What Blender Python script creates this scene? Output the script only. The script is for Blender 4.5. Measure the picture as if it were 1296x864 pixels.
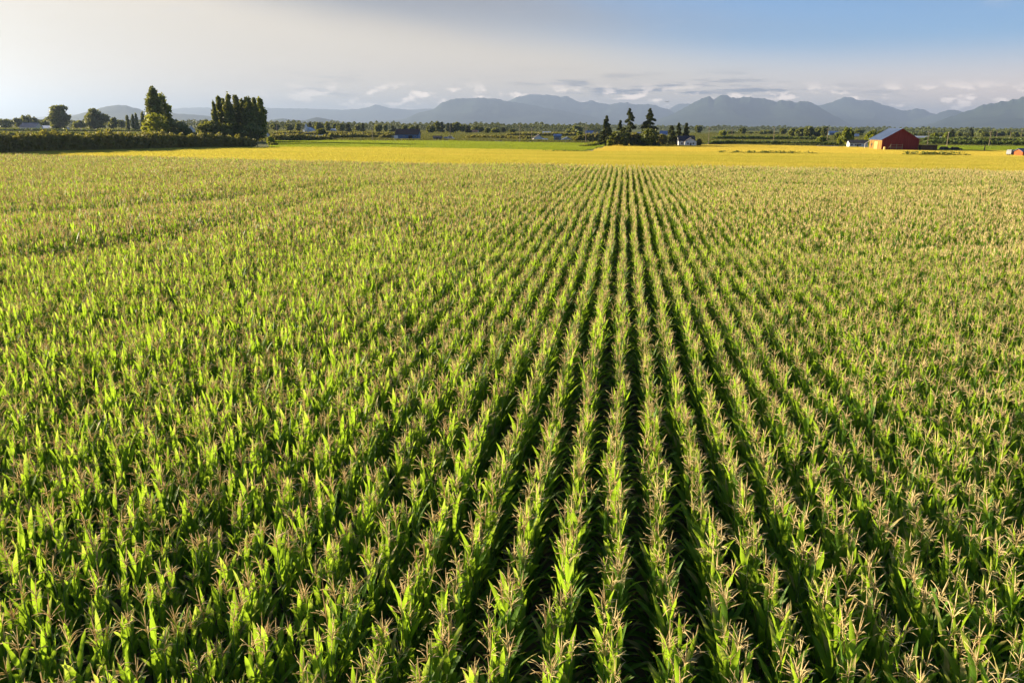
import bpy, math, random
import numpy as np
from mathutils import Matrix, Vector, noise as mnoise

# ------------------------------------------------------------------ scene, camera, sky, sun, exposure
for o in list(bpy.data.objects): bpy.data.objects.remove(o)
SC = bpy.context.scene
COL = SC.collection
R = math.radians

FPX, CX, CY = 980.0, 648.0, 432.0           # focal length and centre on a 1296 x 864 frame
CAM_H, YAW, ROLL = 8.85, R(7.95), R(0.46)   # world +Y runs along the corn rows
PITCH = math.atan(273.0 / FPX)
_f = Vector((-math.sin(YAW) * math.cos(PITCH), math.cos(YAW) * math.cos(PITCH), -math.sin(PITCH)))
_r = Vector((math.cos(YAW), math.sin(YAW), 0.0))
_u = _r.cross(_f)
_rot = Matrix.Rotation(-ROLL, 3, _f)
_r, _u = _rot @ _r, _rot @ _u
cam = bpy.data.cameras.new('camera'); cam.sensor_width = 36.0; cam.lens = 36.0 * FPX / 1296.0
cam.clip_start = 0.1; cam.clip_end = 120000.0
cam_o = bpy.data.objects.new('camera', cam); COL.objects.link(cam_o)
_m = Matrix((_r, _u, -_f)).transposed().to_4x4(); _m.translation = (0, 0, CAM_H)
cam_o.matrix_world = _m
SC.camera = cam_o

SUN_AZ, SUN_EL = R(-74.0), R(12.5)
EXPOSURE = 2.0
SKY = 0.05
world = bpy.data.worlds.new('World'); SC.world = world; world.use_nodes = True
sun = bpy.data.lights.new('sun', 'SUN'); sun.energy = 5.0; sun.angle = R(1.2); sun.color = (1.0, 0.83, 0.55)
sun_o = bpy.data.objects.new('sun', sun); COL.objects.link(sun_o)
TO_SUN = Vector((math.sin(SUN_AZ) * math.cos(SUN_EL), math.cos(SUN_AZ) * math.cos(SUN_EL), math.sin(SUN_EL)))
sun_o.rotation_euler = TO_SUN.to_track_quat('Z', 'Y').to_euler()
vs = SC.view_settings
vs.view_transform = 'Standard'; vs.look = 'None'; vs.gamma = 1.0; vs.exposure = EXPOSURE; vs.use_curve_mapping = False
SC.render.engine = 'CYCLES'
cy = SC.cycles
cy.use_denoising = True; cy.denoiser = 'OPENIMAGEDENOISE'; cy.denoising_prefilter = 'ACCURATE'
cy.max_bounces = 8; cy.diffuse_bounces = 5; cy.glossy_bounces = 2; cy.transmission_bounces = 4
cy.transparent_max_bounces = 6; cy.volume_bounces = 0; cy.caustics_reflective = False; cy.caustics_refractive = False
cy.use_adaptive_sampling = True; cy.adaptive_threshold = 0.015
cy.sample_clamp_indirect = 6.0


class NT:
    """small helper round a node tree"""
    def __init__(s, tree): s.t = tree
    def n(s, kind, **kw):
        nd = s.t.nodes.new(kind)
        for k, v in kw.items(): setattr(nd, k, v)
        return nd
    def l(s, a, b): s.t.links.new(a, b)
    def put(s, sock, v):
        if hasattr(v, 'is_output') or isinstance(v, bpy.types.NodeSocket): s.l(v, sock)
        else: sock.default_value = v
    def m(s, op, a, b=None, c=None, clamp=False):
        nd = s.n('ShaderNodeMath', operation=op); nd.use_clamp = clamp
        s.put(nd.inputs[0], a)
        if b is not None: s.put(nd.inputs[1], b)
        if c is not None: s.put(nd.inputs[2], c)
        return nd.outputs[0]
    def smooth(s, v, lo, hi, a=0.0, b=1.0):
        nd = s.n('ShaderNodeMapRange', interpolation_type='SMOOTHSTEP')
        s.put(nd.inputs[0], v)
        for i, q in zip((1, 2, 3, 4), (lo, hi, a, b)): nd.inputs[i].default_value = q
        return nd.outputs[0]
    def mix(s, fac, a, b, blend='MIX'):
        nd = s.n('ShaderNodeMix', data_type='RGBA', blend_type=blend)
        s.put(nd.inputs[0], fac); s.put(nd.inputs[6], a); s.put(nd.inputs[7], b)
        return nd.outputs[2]
    def noise(s, vec, scale, detail=4.0, rough=0.55, dims='3D'):
        nd = s.n('ShaderNodeTexNoise', noise_dimensions=dims)
        if vec is not None: s.l(vec, nd.inputs['Vector'])
        nd.inputs['Scale'].default_value = scale; nd.inputs['Detail'].default_value = detail
        nd.inputs['Roughness'].default_value = rough
        return nd.outputs[0]
    def xyz(s, x, y, z):
        nd = s.n('ShaderNodeCombineXYZ')
        for i, v in enumerate((x, y, z)): s.put(nd.inputs[i], v)
        return nd.outputs[0]


def build_world():
    w = NT(world.node_tree)
    bg = world.node_tree.nodes['Background']
    sky = w.n('ShaderNodeTexSky', sky_type='NISHITA')
    sky.sun_disc = False; sky.sun_elevation = SUN_EL; sky.sun_rotation = SUN_AZ
    sky.air_density = 0.70; sky.dust_density = 0.6; sky.ozone_density = 3.6
    tc = w.n('ShaderNodeTexCoord'); sp = w.n('ShaderNodeSeparateXYZ')
    w.l(tc.outputs['Generated'], sp.inputs[0])
    X, Y, Z = sp.outputs
    deg = 180 / math.pi
    az = w.m('MULTIPLY', w.m('ARCTAN2', X, Y), deg)
    el = w.m('MULTIPLY', w.m('ARCSINE', Z), deg)
    # angle between a direction's azimuth and the sun's, 0..180
    hl = w.m('SQRT', w.m('ADD', w.m('MULTIPLY', X, X), w.m('MULTIPLY', Y, Y)))
    ca = w.m('DIVIDE', w.m('ADD', w.m('MULTIPLY', X, math.sin(SUN_AZ)), w.m('MULTIPLY', Y, math.cos(SUN_AZ))), w.m('MAXIMUM', hl, 1e-4))
    da = w.m('MULTIPLY', w.m('ARCCOSINE', w.m('MINIMUM', w.m('MAXIMUM', ca, -1.0), 1.0)), deg)
    # high veil of bright cloud on the sun's side, its edge slanting down to the clear side
    nz = w.noise(w.xyz(w.m('MULTIPLY', az, 0.035), w.m('MULTIPLY', el, 0.11), 0.0), 1.0, 5.0, 0.55)
    q = w.m('ADD', w.m('ADD', da, w.m('MULTIPLY', el, 4.3)), w.m('MULTIPLY', w.m('SUBTRACT', nz, 0.5), 12.0))
    veil = w.smooth(q, 84.0, 108.0, 1.0, 0.0)
    k = 2.0 ** EXPOSURE * SKY
    def c(r, g, b): return (r / k, g / k, b / k, 1.0)
    base = w.mix(w.m('MULTIPLY', veil, 0.97), sky.outputs[0], c(0.90, 0.78, 0.61))
    # grey underside along the veil's edge
    grey = w.m('MULTIPLY', w.m('MULTIPLY', w.smooth(q, 76.0, 92.0), w.smooth(q, 96.0, 120.0, 1.0, 0.0)), w.smooth(el, 3.8, 8.5, 0.0, 0.95))
    base = w.mix(grey, base, c(0.36, 0.37, 0.40))
    # warm milky air low over the horizon
    low = w.m('MULTIPLY', w.smooth(el, 0.5, 6.0, 0.85, 0.0), w.m('SUBTRACT', 1.0, w.m('MULTIPLY', veil, 0.85)))
    base = w.mix(low, base, c(1.75, 1.22, 0.84))
    # thin flat stratus and small lit cumulus close above the mountains
    p = w.xyz(w.m('MULTIPLY', az, 0.22), w.m('MULTIPLY', el, 1.9), 3.0)
    n1 = w.noise(p, 1.0, 6.0, 0.60)
    zone = w.m('MULTIPLY', w.smooth(el, 0.8, 1.7), w.smooth(el, 2.4, 4.1, 1.0, 0.0))
    patch = w.smooth(w.noise(w.xyz(w.m('MULTIPLY', az, 0.075), w.m('MULTIPLY', el, 0.2), 9.0), 1.0, 2.0), 0.40, 0.58)
    fade = w.smooth(da, 44.0, 62.0)
    st = w.m('MULTIPLY', w.m('MULTIPLY', w.smooth(n1, 0.49, 0.62), zone), w.m('MULTIPLY', patch, fade))
    base = w.mix(w.m('MULTIPLY', st, 0.9), base, c(0.22, 0.23, 0.28))
    p2 = w.xyz(w.m('MULTIPLY', az, 0.55), w.m('MULTIPLY', el, 1.3), 17.0)
    n2 = w.noise(p2, 1.0, 6.0, 0.58)
    zone2 = w.m('MULTIPLY', w.smooth(el, 0.6, 1.4), w.smooth(el, 1.7, 3.1, 1.0, 0.0))
    cu = w.m('MULTIPLY', w.m('MULTIPLY', w.smooth(n2, 0.51, 0.61), zone2), fade)
    base = w.mix(w.m('MULTIPLY', cu, 0.8), base, c(2.7, 2.2, 1.75))
    # faint wisps higher up
    n3 = w.noise(w.xyz(w.m('MULTIPLY', az, 0.12), w.m('MULTIPLY', el, 0.9), 41.0), 1.0, 5.0, 0.6)
    wi = w.m('MULTIPLY', w.smooth(n3, 0.57, 0.74), w.smooth(el, 5.0, 7.5))
    base = w.mix(w.m('MULTIPLY', wi, 0.35), base, c(0.75, 0.75, 0.78))
    w.l(base, bg.inputs[0]); bg.inputs[1].default_value = SKY


build_world()

# ------------------------------------------------------------------ pixel -> place helpers (all on the real ground)
def ray(px, py):
    return _f + _r * ((px - CX) / FPX) - _u * ((py - CY) / FPX)
def ground(px, py, z=0.0):
    d = ray(px, py); t = (CAM_H - z) / -d.z
    return Vector((d.x * t, d.y * t, z))
def hor(px):                      # image row of the horizon in a column
    lo, hi = 100.0, 230.0
    for _ in range(40):
        mid = (lo + hi) / 2
        if ray(px, mid).z > 0: lo = mid
        else: hi = mid
    return lo
def at(px, d, z=0.0):             # ground point in a column at a forward distance d
    v = ray(px, hor(px)); k = d / (v.x * -math.sin(YAW) + v.y * math.cos(YAW))
    return Vector((v.x * k, v.y * k, z))
def height(px, py, d):            # height of a sight line at forward distance d
    v = ray(px, py)
    return CAM_H + v.z * d / (v.x * -math.sin(YAW) + v.y * math.cos(YAW))
def mpp(d): return d * math.cos(PITCH) / FPX * 1.037     # metres per pixel at distance d
def project(p):
    v = Vector(p) - Vector((0, 0, CAM_H)); dz = v.dot(_f)
    return CX + FPX * v.dot(_r) / dz, CY - FPX * v.dot(_u) / dz, dz

# ------------------------------------------------------------------ materials
MATS = {}
def mat(name): return MATS[name]
def new_mat(name):
    m = bpy.data.materials.new(name); m.use_nodes = True; m.node_tree.nodes.clear()
    t = NT(m.node_tree); out = t.n('ShaderNodeOutputMaterial'); MATS[name] = m
    return m, t, out
def leaf_mat(name, c1, c2, transl=0.4, tcol=None, rough=0.55, spec=0.3, along=None, nscale=None, stretch=None):
    m, t, out = new_mat(name)
    oi = t.n('ShaderNodeObjectInfo')
    fac = oi.outputs['Random']
    if nscale:
        g = t.n('ShaderNodeNewGeometry')
        pos = g.outputs['Position']
        if stretch:
            mp = t.n('ShaderNodeMapping'); mp.inputs['Scale'].default_value = stretch; mp.inputs['Rotation'].default_value = (0, 0, 0.04); t.l(pos, mp.inputs[0]); pos = mp.outputs[0]
        nz = t.noise(pos, nscale, 5.0, 0.65)
        fac = t.m('ADD', t.m('MULTIPLY', fac, 0.35), t.m('MULTIPLY', t.smooth(nz, 0.3, 0.7), 0.65))
    col = t.mix(fac, (*c1, 1), (*c2, 1))
    if along:
        at_ = t.n('ShaderNodeAttribute', attribute_name='along')
        base_, tip, dry, amount = along
        a = at_.outputs['Fac']
        # pale midrib and base, dry tips on some leaves
        rib = t.n('ShaderNodeAttribute', attribute_name='rib').outputs['Fac']
        col = t.mix(t.m('MULTIPLY', t.smooth(rib, 0.80, 1.0), 0.35), col, (*base_, 1))
        dr = t.n('ShaderNodeAttribute', attribute_name='dry').outputs['Fac']
        lim = t.m('SUBTRACT', a, t.m('SUBTRACT', 1.0, t.m('MULTIPLY', dr, amount)))
        col = t.mix(t.smooth(lim, -0.05, 0.12), col, (*dry, 1))
        g = t.n('ShaderNodeNewGeometry')
        sn = t.noise(g.outputs['Position'], 9.0, 3.0)
        col = t.mix(t.smooth(sn, 0.35, 0.75, 0.0, 0.35), col, (*tip, 1))
    pr = t.n('ShaderNodeBsdfPrincipled'); t.l(col, pr.inputs['Base Color'])
    pr.inputs['Roughness'].default_value = rough; pr.inputs['Specular IOR Level'].default_value = spec
    tr = t.n('ShaderNodeBsdfTranslucent')
    t.l(t.mix(0.75, col, (*(tcol or c2), 1)), tr.inputs[0])
    mx = t.n('ShaderNodeMixShader'); mx.inputs[0].default_value = transl
    t.l(pr.outputs[0], mx.inputs[1]); t.l(tr.outputs[0], mx.inputs[2]); t.l(mx.outputs[0], out.inputs[0])
    return m
def plain(name, c, rough=0.7, spec=0.3, var=0.25, scale=2.0, metal=0.0, stretch=(1, 1, 1), bump=0.0, c2=None):
    m, t, out = new_mat(name)
    tc = t.n('ShaderNodeTexCoord'); mp = t.n('ShaderNodeMapping'); mp.inputs['Scale'].default_value = stretch
    t.l(tc.outputs['Object'], mp.inputs[0])
    nz = t.noise(mp.outputs[0], scale, 5.0, 0.6)
    d = c2 or tuple(x * (1 - var) for x in c)
    col = t.mix(t.smooth(nz, 0.3, 0.7), (*d, 1), (*c, 1))
    pr = t.n('ShaderNodeBsdfPrincipled'); t.l(col, pr.inputs['Base Color'])
    pr.inputs['Roughness'].default_value = rough; pr.inputs['Specular IOR Level'].default_value = spec
    pr.inputs['Metallic'].default_value = metal
    if bump:
        b = t.n('ShaderNodeBump'); b.inputs['Strength'].default_value = bump; b.inputs['Distance'].default_value = 0.05
        t.l(nz, b.inputs['Height']); t.l(b.outputs[0], pr.inputs['Normal'])
    t.l(pr.outputs[0], out.inputs[0])
    return m

leaf_mat('corn_leaf', (0.056, 0.160, 0.018), (0.120, 0.250, 0.026), 0.53, (0.37, 0.55, 0.024), 0.55, 0.28,
         along=((0.24, 0.30, 0.10), (0.115, 0.22, 0.022), (0.46, 0.36, 0.16), 0.55))
leaf_mat('corn_stalk', (0.10, 0.17, 0.03), (0.17, 0.22, 0.05), 0.05, (0.2, 0.3, 0.03), 0.6)
leaf_mat('corn_tassel', (0.67, 0.52, 0.30), (0.80, 0.69, 0.38), 0.40, (0.82, 0.65, 0.30), 0.8, 0.1)
leaf_mat('gold_grass', (0.31, 0.30, 0.035), (0.56, 0.44, 0.085), 0.40, (0.60, 0.53, 0.06), 0.7, 0.15, nscale=0.03, stretch=(.35, 2.6, 1))
leaf_mat('gold_grass_far', (0.50, 0.42, 0.06), (0.58, 0.48, 0.085), 0.40, (0.66, 0.50, 0.07), 0.7, 0.15, nscale=0.03, stretch=(.4, 2.0, 1))
leaf_mat('green_grass', (0.10, 0.17, 0.012), (0.19, 0.24, 0.016), 0.42, (0.36, 0.42, 0.015), 0.6, 0.2, nscale=0.02)
leaf_mat('meadow_grass', (0.040, 0.065, 0.014), (0.125, 0.125, 0.028), 0.33, (0.18, 0.18, 0.024), 0.7, 0.2, nscale=0.012)
leaf_mat('weed_leaf', (0.055, 0.09, 0.02), (0.10, 0.13, 0.03), 0.35, (0.2, 0.25, 0.03), 0.7, 0.2)
leaf_mat('poplar_leaf', (0.081, 0.117, 0.021), (0.150, 0.182, 0.031), 0.34, (0.260, 0.260, 0.026), 0.55, 0.35, nscale=0.3)
leaf_mat('tree_leaf', (0.068, 0.101, 0.021), (0.137, 0.163, 0.031), 0.32, (0.260, 0.260, 0.026), 0.6, 0.3, nscale=0.15)
leaf_mat('bright_leaf', (0.095, 0.142, 0.014), (0.169, 0.203, 0.020), 0.38, (0.405, 0.405, 0.024), 0.6, 0.3, nscale=0.2)
leaf_mat('hedge_leaf', (0.135, 0.130, 0.036), (0.240, 0.215, 0.052), 0.30, (0.34, 0.32, 0.04), 0.65, 0.25, nscale=0.25)
leaf_mat('needle_leaf', (0.050, 0.072, 0.026), (0.102, 0.120, 0.038), 0.18, (0.144, 0.156, 0.036), 0.7, 0.2, nscale=0.3)
leaf_mat('crop_leaf', (0.055, 0.095, 0.014), (0.105, 0.135, 0.022), 0.30, (0.22, 0.26, 0.02), 0.6, 0.3, nscale=0.05)
plain('bark', (0.11, 0.085, 0.06), 0.9, 0.1, 0.4, 3.0)
plain('soil', (0.20, 0.150, 0.095), 0.95, 0.1, 0.35, 1.5)
plain('asphalt', (0.065, 0.065, 0.068), 0.85, 0.2, 0.2, 0.8)
plain('gravel', (0.30, 0.27, 0.22), 0.95, 0.1, 0.2, 0.8)
plain('white_paint', (0.68, 0.69, 0.70), 0.6, 0.3, 0.12, 0.8)
plain('cream_paint', (0.66, 0.60, 0.48), 0.6, 0.3, 0.12, 0.8)
plain('dark_roof', (0.075, 0.070, 0.080), 0.85, 0.2, 0.3, 1.2)
plain('brown_roof', (0.12, 0.075, 0.060), 0.85, 0.2, 0.3, 1.2)
plain('barn_red', (0.205, 0.028, 0.024), 0.85, 0.15, 0.38, 1.3, stretch=(3, 3, .12), bump=0.3)
plain('barn_wood', (0.36, 0.21, 0.065), 0.9, 0.1, 0.62, 1.2, stretch=(3, 3, .10), bump=0.4)
plain('barn_wood_pale', (0.46, 0.31, 0.12), 0.9, 0.1, 0.3, 1.2, stretch=(3, 3, .10), bump=0.4)
plain('metal_roof', (0.050, 0.075, 0.145), 0.55, 0.3, 0.22, 0.5, 0.0, stretch=(1, .25, 1))
plain('blue_metal', (0.09, 0.16, 0.34), 0.5, 0.5, 0.15, 0.5)
plain('blue_wall', (0.09, 0.16, 0.28), 0.6, 0.4, 0.15, 0.5)
plain('pale_metal', (0.42, 0.46, 0.54), 0.4, 0.5, 0.15, 0.5)
plain('trailer_skin', (0.16, 0.17, 0.19), 0.5, 0.4, 0.15, 0.5)
plain('orange_wood', (0.30, 0.09, 0.028), 0.85, 0.15, 0.3, 1.3, stretch=(3, 3, .12), bump=0.3)
plain('shed_wood', (0.10, 0.060, 0.045), 0.9, 0.1, 0.35, 1.5, stretch=(3, 3, .12))
plain('pole_wood', (0.26, 0.21, 0.15), 0.9, 0.1, 0.3, 2.0)
plain('dark_opening', (0.02, 0.02, 0.022), 0.6, 0.3, 0.2, 1.0)
plain('window_glass', (0.05, 0.06, 0.075), 0.12, 0.6, 0.1, 1.0)
plain('car_white', (0.80, 0.80, 0.80), 0.25, 0.5, 0.03, 1.0)
plain('car_blue', (0.06, 0.13, 0.38), 0.25, 0.5, 0.05, 1.0)
plain('tyre', (0.02, 0.02, 0.02), 0.8, 0.2, 0.1, 1.0)
plain('plane_skin', (0.30, 0.31, 0.33), 0.4, 0.5, 0.05, 1.0)
plain('barrel_yellow', (0.72, 0.50, 0.14), 0.6, 0.3, 0.1, 2.0)

def ground_mat():
    m, t, out = new_mat('plain_ground')
    g = t.n('ShaderNodeNewGeometry')
    mp = t.n('ShaderNodeMapping'); mp.inputs['Scale'].default_value = (0.004, 0.011, 1); mp.inputs['Rotation'].default_value = (0, 0, 0.12)
    t.l(g.outputs['Position'], mp.inputs[0])
    n1 = t.noise(mp.outputs[0], 1.0, 3.0, 0.6); n2 = t.noise(g.outputs['Position'], 0.15, 4.0)
    v = t.n('ShaderNodeTexVoronoi'); v.inputs['Scale'].default_value = 0.8; t.l(mp.outputs[0], v.inputs['Vector'])
    col = t.mix(t.smooth(n1, 0.35, 0.65), (0.050, 0.070, 0.018, 1), (0.15, 0.14, 0.040, 1))
    sp = t.n('ShaderNodeSeparateColor'); t.l(v.outputs['Color'], sp.inputs[0])
    col = t.mix(t.m('MULTIPLY', sp.outputs[0], 0.5), col, (0.09, 0.14, 0.02, 1))
    col = t.mix(t.smooth(n2, 0.3, 0.8, 0, 0.4), col, (0.05, 0.06, 0.02, 1))
    pr = t.n('ShaderNodeBsdfPrincipled'); t.l(col, pr.inputs['Base Color']); pr.inputs['Roughness'].default_value = 0.95
    pr.inputs['Specular IOR Level'].default_value = 0.1
    t.l(pr.outputs[0], out.inputs[0])
ground_mat()
def field_mat(name, a, b, c_):
    m, t, out = new_mat(name)
    g = t.n('ShaderNodeNewGeometry')
    mp = t.n('ShaderNodeMapping'); mp.inputs['Scale'].default_value = (0.012, 0.05, 1)
    t.l(g.outputs['Position'], mp.inputs[0])
    n1 = t.noise(mp.outputs[0], 1.0, 4.0, 0.6); n2 = t.noise(g.outputs['Position'], 0.8, 4.0)
    col = t.mix(t.smooth(n1, 0.32, 0.68), (*a, 1), (*b, 1))
    col = t.mix(t.smooth(n2, 0.4, 0.8, 0, 0.5), col, (*c_, 1))
    pr = t.n('ShaderNodeBsdfPrincipled'); t.l(col, pr.inputs['Base Color']); pr.inputs['Roughness'].default_value = 0.95
    pr.inputs['Specular IOR Level'].default_value = 0.1
    b_ = t.n('ShaderNodeBump'); b_.inputs['Strength'].default_value = 0.6; b_.inputs['Distance'].default_value = 0.15
    t.l(n2, b_.inputs['Height']); t.l(b_.outputs[0], pr.inputs['Normal'])
    t.l(pr.outputs[0], out.inputs[0])
field_mat('gold_field', (0.44, 0.34, 0.06), (0.50, 0.40, 0.08), (0.34, 0.26, 0.05))
field_mat('green_field', (0.10, 0.17, 0.015), (0.17, 0.22, 0.02), (0.08, 0.12, 0.012))
def mountain_mat():
    m, t, out = new_mat('mountain_forest')
    g = t.n('ShaderNodeNewGeometry')
    n1 = t.noise(g.outputs['Position'], 0.0012, 6.0, 0.65)
    col = t.mix(t.smooth(n1, 0.35, 0.68), (0.012, 0.024, 0.014, 1), (0.036, 0.052, 0.030, 1))
    sp = t.n('ShaderNodeSeparateXYZ'); t.l(g.outputs['Position'], sp.inputs[0])
    rock = t.m('MULTIPLY', t.smooth(sp.outputs[2], 700.0, 1250.0), t.smooth(t.noise(g.outputs['Position'], 0.004, 5.0), 0.45, 0.6))
    col = t.mix(rock, col, (0.09, 0.09, 0.09, 1))
    pr = t.n('ShaderNodeBsdfPrincipled'); t.l(col, pr.inputs['Base Color']); pr.inputs['Roughness'].default_value = 0.95
    pr.inputs['Specular IOR Level'].default_value = 0.05
    t.l(pr.outputs[0], out.inputs[0])
mountain_mat()

# ------------------------------------------------------------------ mesh helpers
def mesh(name, V, F, mats=None, smooth=False, attrs=None, midx=None):
    me = bpy.data.meshes.new(name)
    V = np.asarray(V, np.float32)
    if isinstance(F, np.ndarray):
        n, k = F.shape
        me.vertices.add(len(V)); me.vertices.foreach_set('co', V.ravel())
        me.loops.add(n * k); me.loops.foreach_set('vertex_index', F.ravel().astype(np.int32))
        me.polygons.add(n); me.polygons.foreach_set('loop_start', np.arange(0, n * k, k, dtype=np.int32))
        me.update(calc_edges=True)
    else:
        me.from_pydata(V.tolist(), [], F)
    for q in (mats or []): me.materials.append(MATS[q])
    if midx is not None: me.polygons.foreach_set('material_index', np.asarray(midx, np.int32))
    if smooth: me.polygons.foreach_set('use_smooth', np.ones(len(me.polygons), bool))
    for an, av in (attrs or {}).items():
        a = me.attributes.new(an, 'FLOAT', 'POINT'); a.data.foreach_set('value', np.asarray(av, np.float32))
    me.update()
    return me
def link(name, data, parent=None, loc=None, rz=None):
    o = bpy.data.objects.new(name, data); COL.objects.link(o)
    if parent is not None: o.parent = parent
    if loc is not None: o.location = loc
    if rz is not None: o.rotation_euler.z = rz
    return o
def tag(o, label=None, cat=None, group=None, kind=None):
    if label: o['label'] = label
    if cat: o['category'] = cat
    if group: o['group'] = group
    if kind: o['kind'] = kind
    return o
def thing(name, label, cat, loc=(0, 0, 0), rz=0.0, group=None):
    return tag(link(name, None, None, loc, rz), label, cat, group)

class MB:
    """collects boxes, prisms and tubes into one mesh"""
    def __init__(s): s.V, s.F = [], []
    def box(s, x0, x1, y0, y1, z0, z1):
        b = len(s.V)
        s.V += [(x0, y0, z0), (x1, y0, z0), (x1, y1, z0), (x0, y1, z0), (x0, y0, z1), (x1, y0, z1), (x1, y1, z1), (x0, y1, z1)]
        s.F += [[b + i for i in f] for f in ((3, 2, 1, 0), (4, 5, 6, 7), (0, 1, 5, 4), (1, 2, 6, 5), (2, 3, 7, 6), (3, 0, 4, 7))]
        return s
    def prism(s, poly, y0, y1):           # polygon in (x, z), extruded along y
        b, n = len(s.V), len(poly)
        s.V += [(x, y0, z) for x, z in poly] + [(x, y1, z) for x, z in poly]
        s.F.append([b + i for i in range(n)]); s.F.append([b + n + i for i in reversed(range(n))])
        s.F += [[b + (i + 1) % n, b + i, b + n + i, b + n + (i + 1) % n] for i in range(n)]
        return s
    def tube(s, pts, rad, k=6):
        rings = []
        for i, p in enumerate(pts):
            p = Vector(p)
            d = (Vector(pts[min(i + 1, len(pts) - 1)]) - Vector(pts[max(i - 1, 0)])).normalized()
            a = d.orthogonal().normalized(); c = d.cross(a)
            b = len(s.V)
            for j in range(k):
                t = 2 * math.pi * j / k
                s.V.append(tuple(p + (a * math.cos(t) + c * math.sin(t)) * rad[i]))
            rings.append(b)
        for b0, b1 in zip(rings, rings[1:]):
            for j in range(k):
                s.F.append([b0 + j, b0 + (j + 1) % k, b1 + (j + 1) % k, b1 + j])
        s.F.append([rings[0] + j for j in reversed(range(k))]); s.F.append([rings[-1] + j for j in range(k)])
        return s
    def me(s, name, m, smooth=False): return mesh(name, s.V, s.F, [m], smooth)
    def build(s, name, m, parent=None, loc=None, rz=None, smooth=False):
        return link(name, s.me(name, m, smooth), parent, loc, rz)

def cards(P, size, rng, flat=0.0, aspect=1.5):
    """leaf-sized quads at the points P with random facing"""
    P = np.asarray(P, np.float64); n = len(P)
    nrm = rng.normal(size=(n, 3)); nrm[:, 2] += flat; nrm /= np.linalg.norm(nrm, axis=1, keepdims=True)
    ref = rng.normal(size=(n, 3)); a = np.cross(nrm, ref); a /= np.linalg.norm(a, axis=1, keepdims=True)
    b = np.cross(nrm, a)
    s = (size * rng.uniform(0.6, 1.35, n))[:, None] * 0.5
    bend = nrm * s * rng.uniform(-0.4, 0.4, (n, 1))
    V = np.stack([P - a * s * aspect, P - b * s + bend, P + a * s * aspect, P + b * s + bend], 1).reshape(-1, 3)
    return V, np.arange(4 * n).reshape(n, 4)
def blob_points(lobes, n, rng, shell=0.45):
    """points in a set of ellipsoid lobes (cx, cy, cz, rx, ry, rz), denser towards each lobe's skin"""
    L = np.asarray(lobes, float); w = (L[:, 3] * L[:, 4] * L[:, 5]) ** (2 / 3); idx = rng.choice(len(L), n, p=w / w.sum())
    d = rng.normal(size=(n, 3)); d /= np.linalg.norm(d, axis=1, keepdims=True)
    r = rng.uniform(0, 1, n) ** shell * rng.uniform(0.85, 1.12, n)
    return L[idx, :3] + d * r[:, None] * L[idx, 3:]

# ------------------------------------------------------------------ the ground, fields, road, track
GX0, GX1, GY0, GY1 = -44000.0, 44000.0, -4000.0, 43000.0
def sheet(name, poly, m, z, kind='structure'):
    V = [(p[0], p[1], z) for p in poly]
    return tag(link(name, mesh(name, V, [list(range(len(V)))], [m])), kind=kind)
sheet('ground', [(GX0, GY0), (GX1, GY0), (GX1, GY1), (GX0, GY1)], 'plain_ground', 0.0)
def gp(*pts): return [ground(x, y).to_2d() for x, y in pts]
CANOPY = 2.25
def cp(x, y): return ground(x, y, CANOPY).to_2d()
edge = [cp(-80, 193), cp(0, 195.5), cp(260, 200), cp(400, 204), cp(650, 208.5), cp(1100, 213.5), cp(1296, 216.5), cp(1400, 218)]
corn_poly = [(-13.0, -2.0), (11.0, -2.0), (edge[-1][0], edge[-1][1])] + [tuple(e) for e in reversed(edge[:-1])]
corn_poly = [(-14.0, -2.0), (14.0, -2.0)] + [tuple(e) for e in reversed(edge)]
sheet('corn_field_soil', corn_poly, 'soil', 0.02)
far_l = gp((-90, 186), (330, 187.2), (480, 187.5), (640, 190), (745, 192.5))
gold_near = [tuple(e) for e in edge] + [tuple(p) for p in gp((1420, 205), (1296, 200), (1000, 194), (745, 192.7))] + [tuple(p) for p in reversed(gp((330, 187.2), (480, 187.5), (640, 190)))] + [tuple(gp((-90, 184))[0])]
sheet('hay_field', gold_near, 'gold_field', 0.03)
gold_far = [tuple(p) for p in gp((746, 192.4), (1000, 193.7), (1296, 199.7), (1420, 204.5), (1440, 196), (1296, 192.0), (1165, 189.6), (1110, 187.5), (960, 184.2), (780, 183.2))]
sheet('stubble_field', gold_far, 'gold_field', 0.035)
green_f = [tuple(p) for p in gp((345, 186.7), (480, 187.2), (640, 189.7), (738, 192.2), (772, 182.0), (560, 178.6), (340, 178.0))]
sheet('green_grass_field', green_f, 'green_field', 0.03)
green_r = [tuple(p) for p in gp((1165, 189.2), (1296, 191.6), (1440, 195.4), (1440, 188.0), (1296, 185.6), (1165, 184.6))]
sheet('right_grass_field', green_r, 'green_field', 0.03)
road_poly = [tuple(p) for p in gp((330, 177.0), (480, 177.6), (770, 181.0), (770, 180.2), (480, 176.7), (330, 176.1))]
sheet('farm_road', road_poly, 'asphalt', 0.04)
track_poly = [tuple(p) for p in gp((741, 192.3), (747, 192.5), (782, 183.6), (776, 183.3))]
sheet('dirt_track', track_poly, 'gravel', 0.045)

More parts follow.
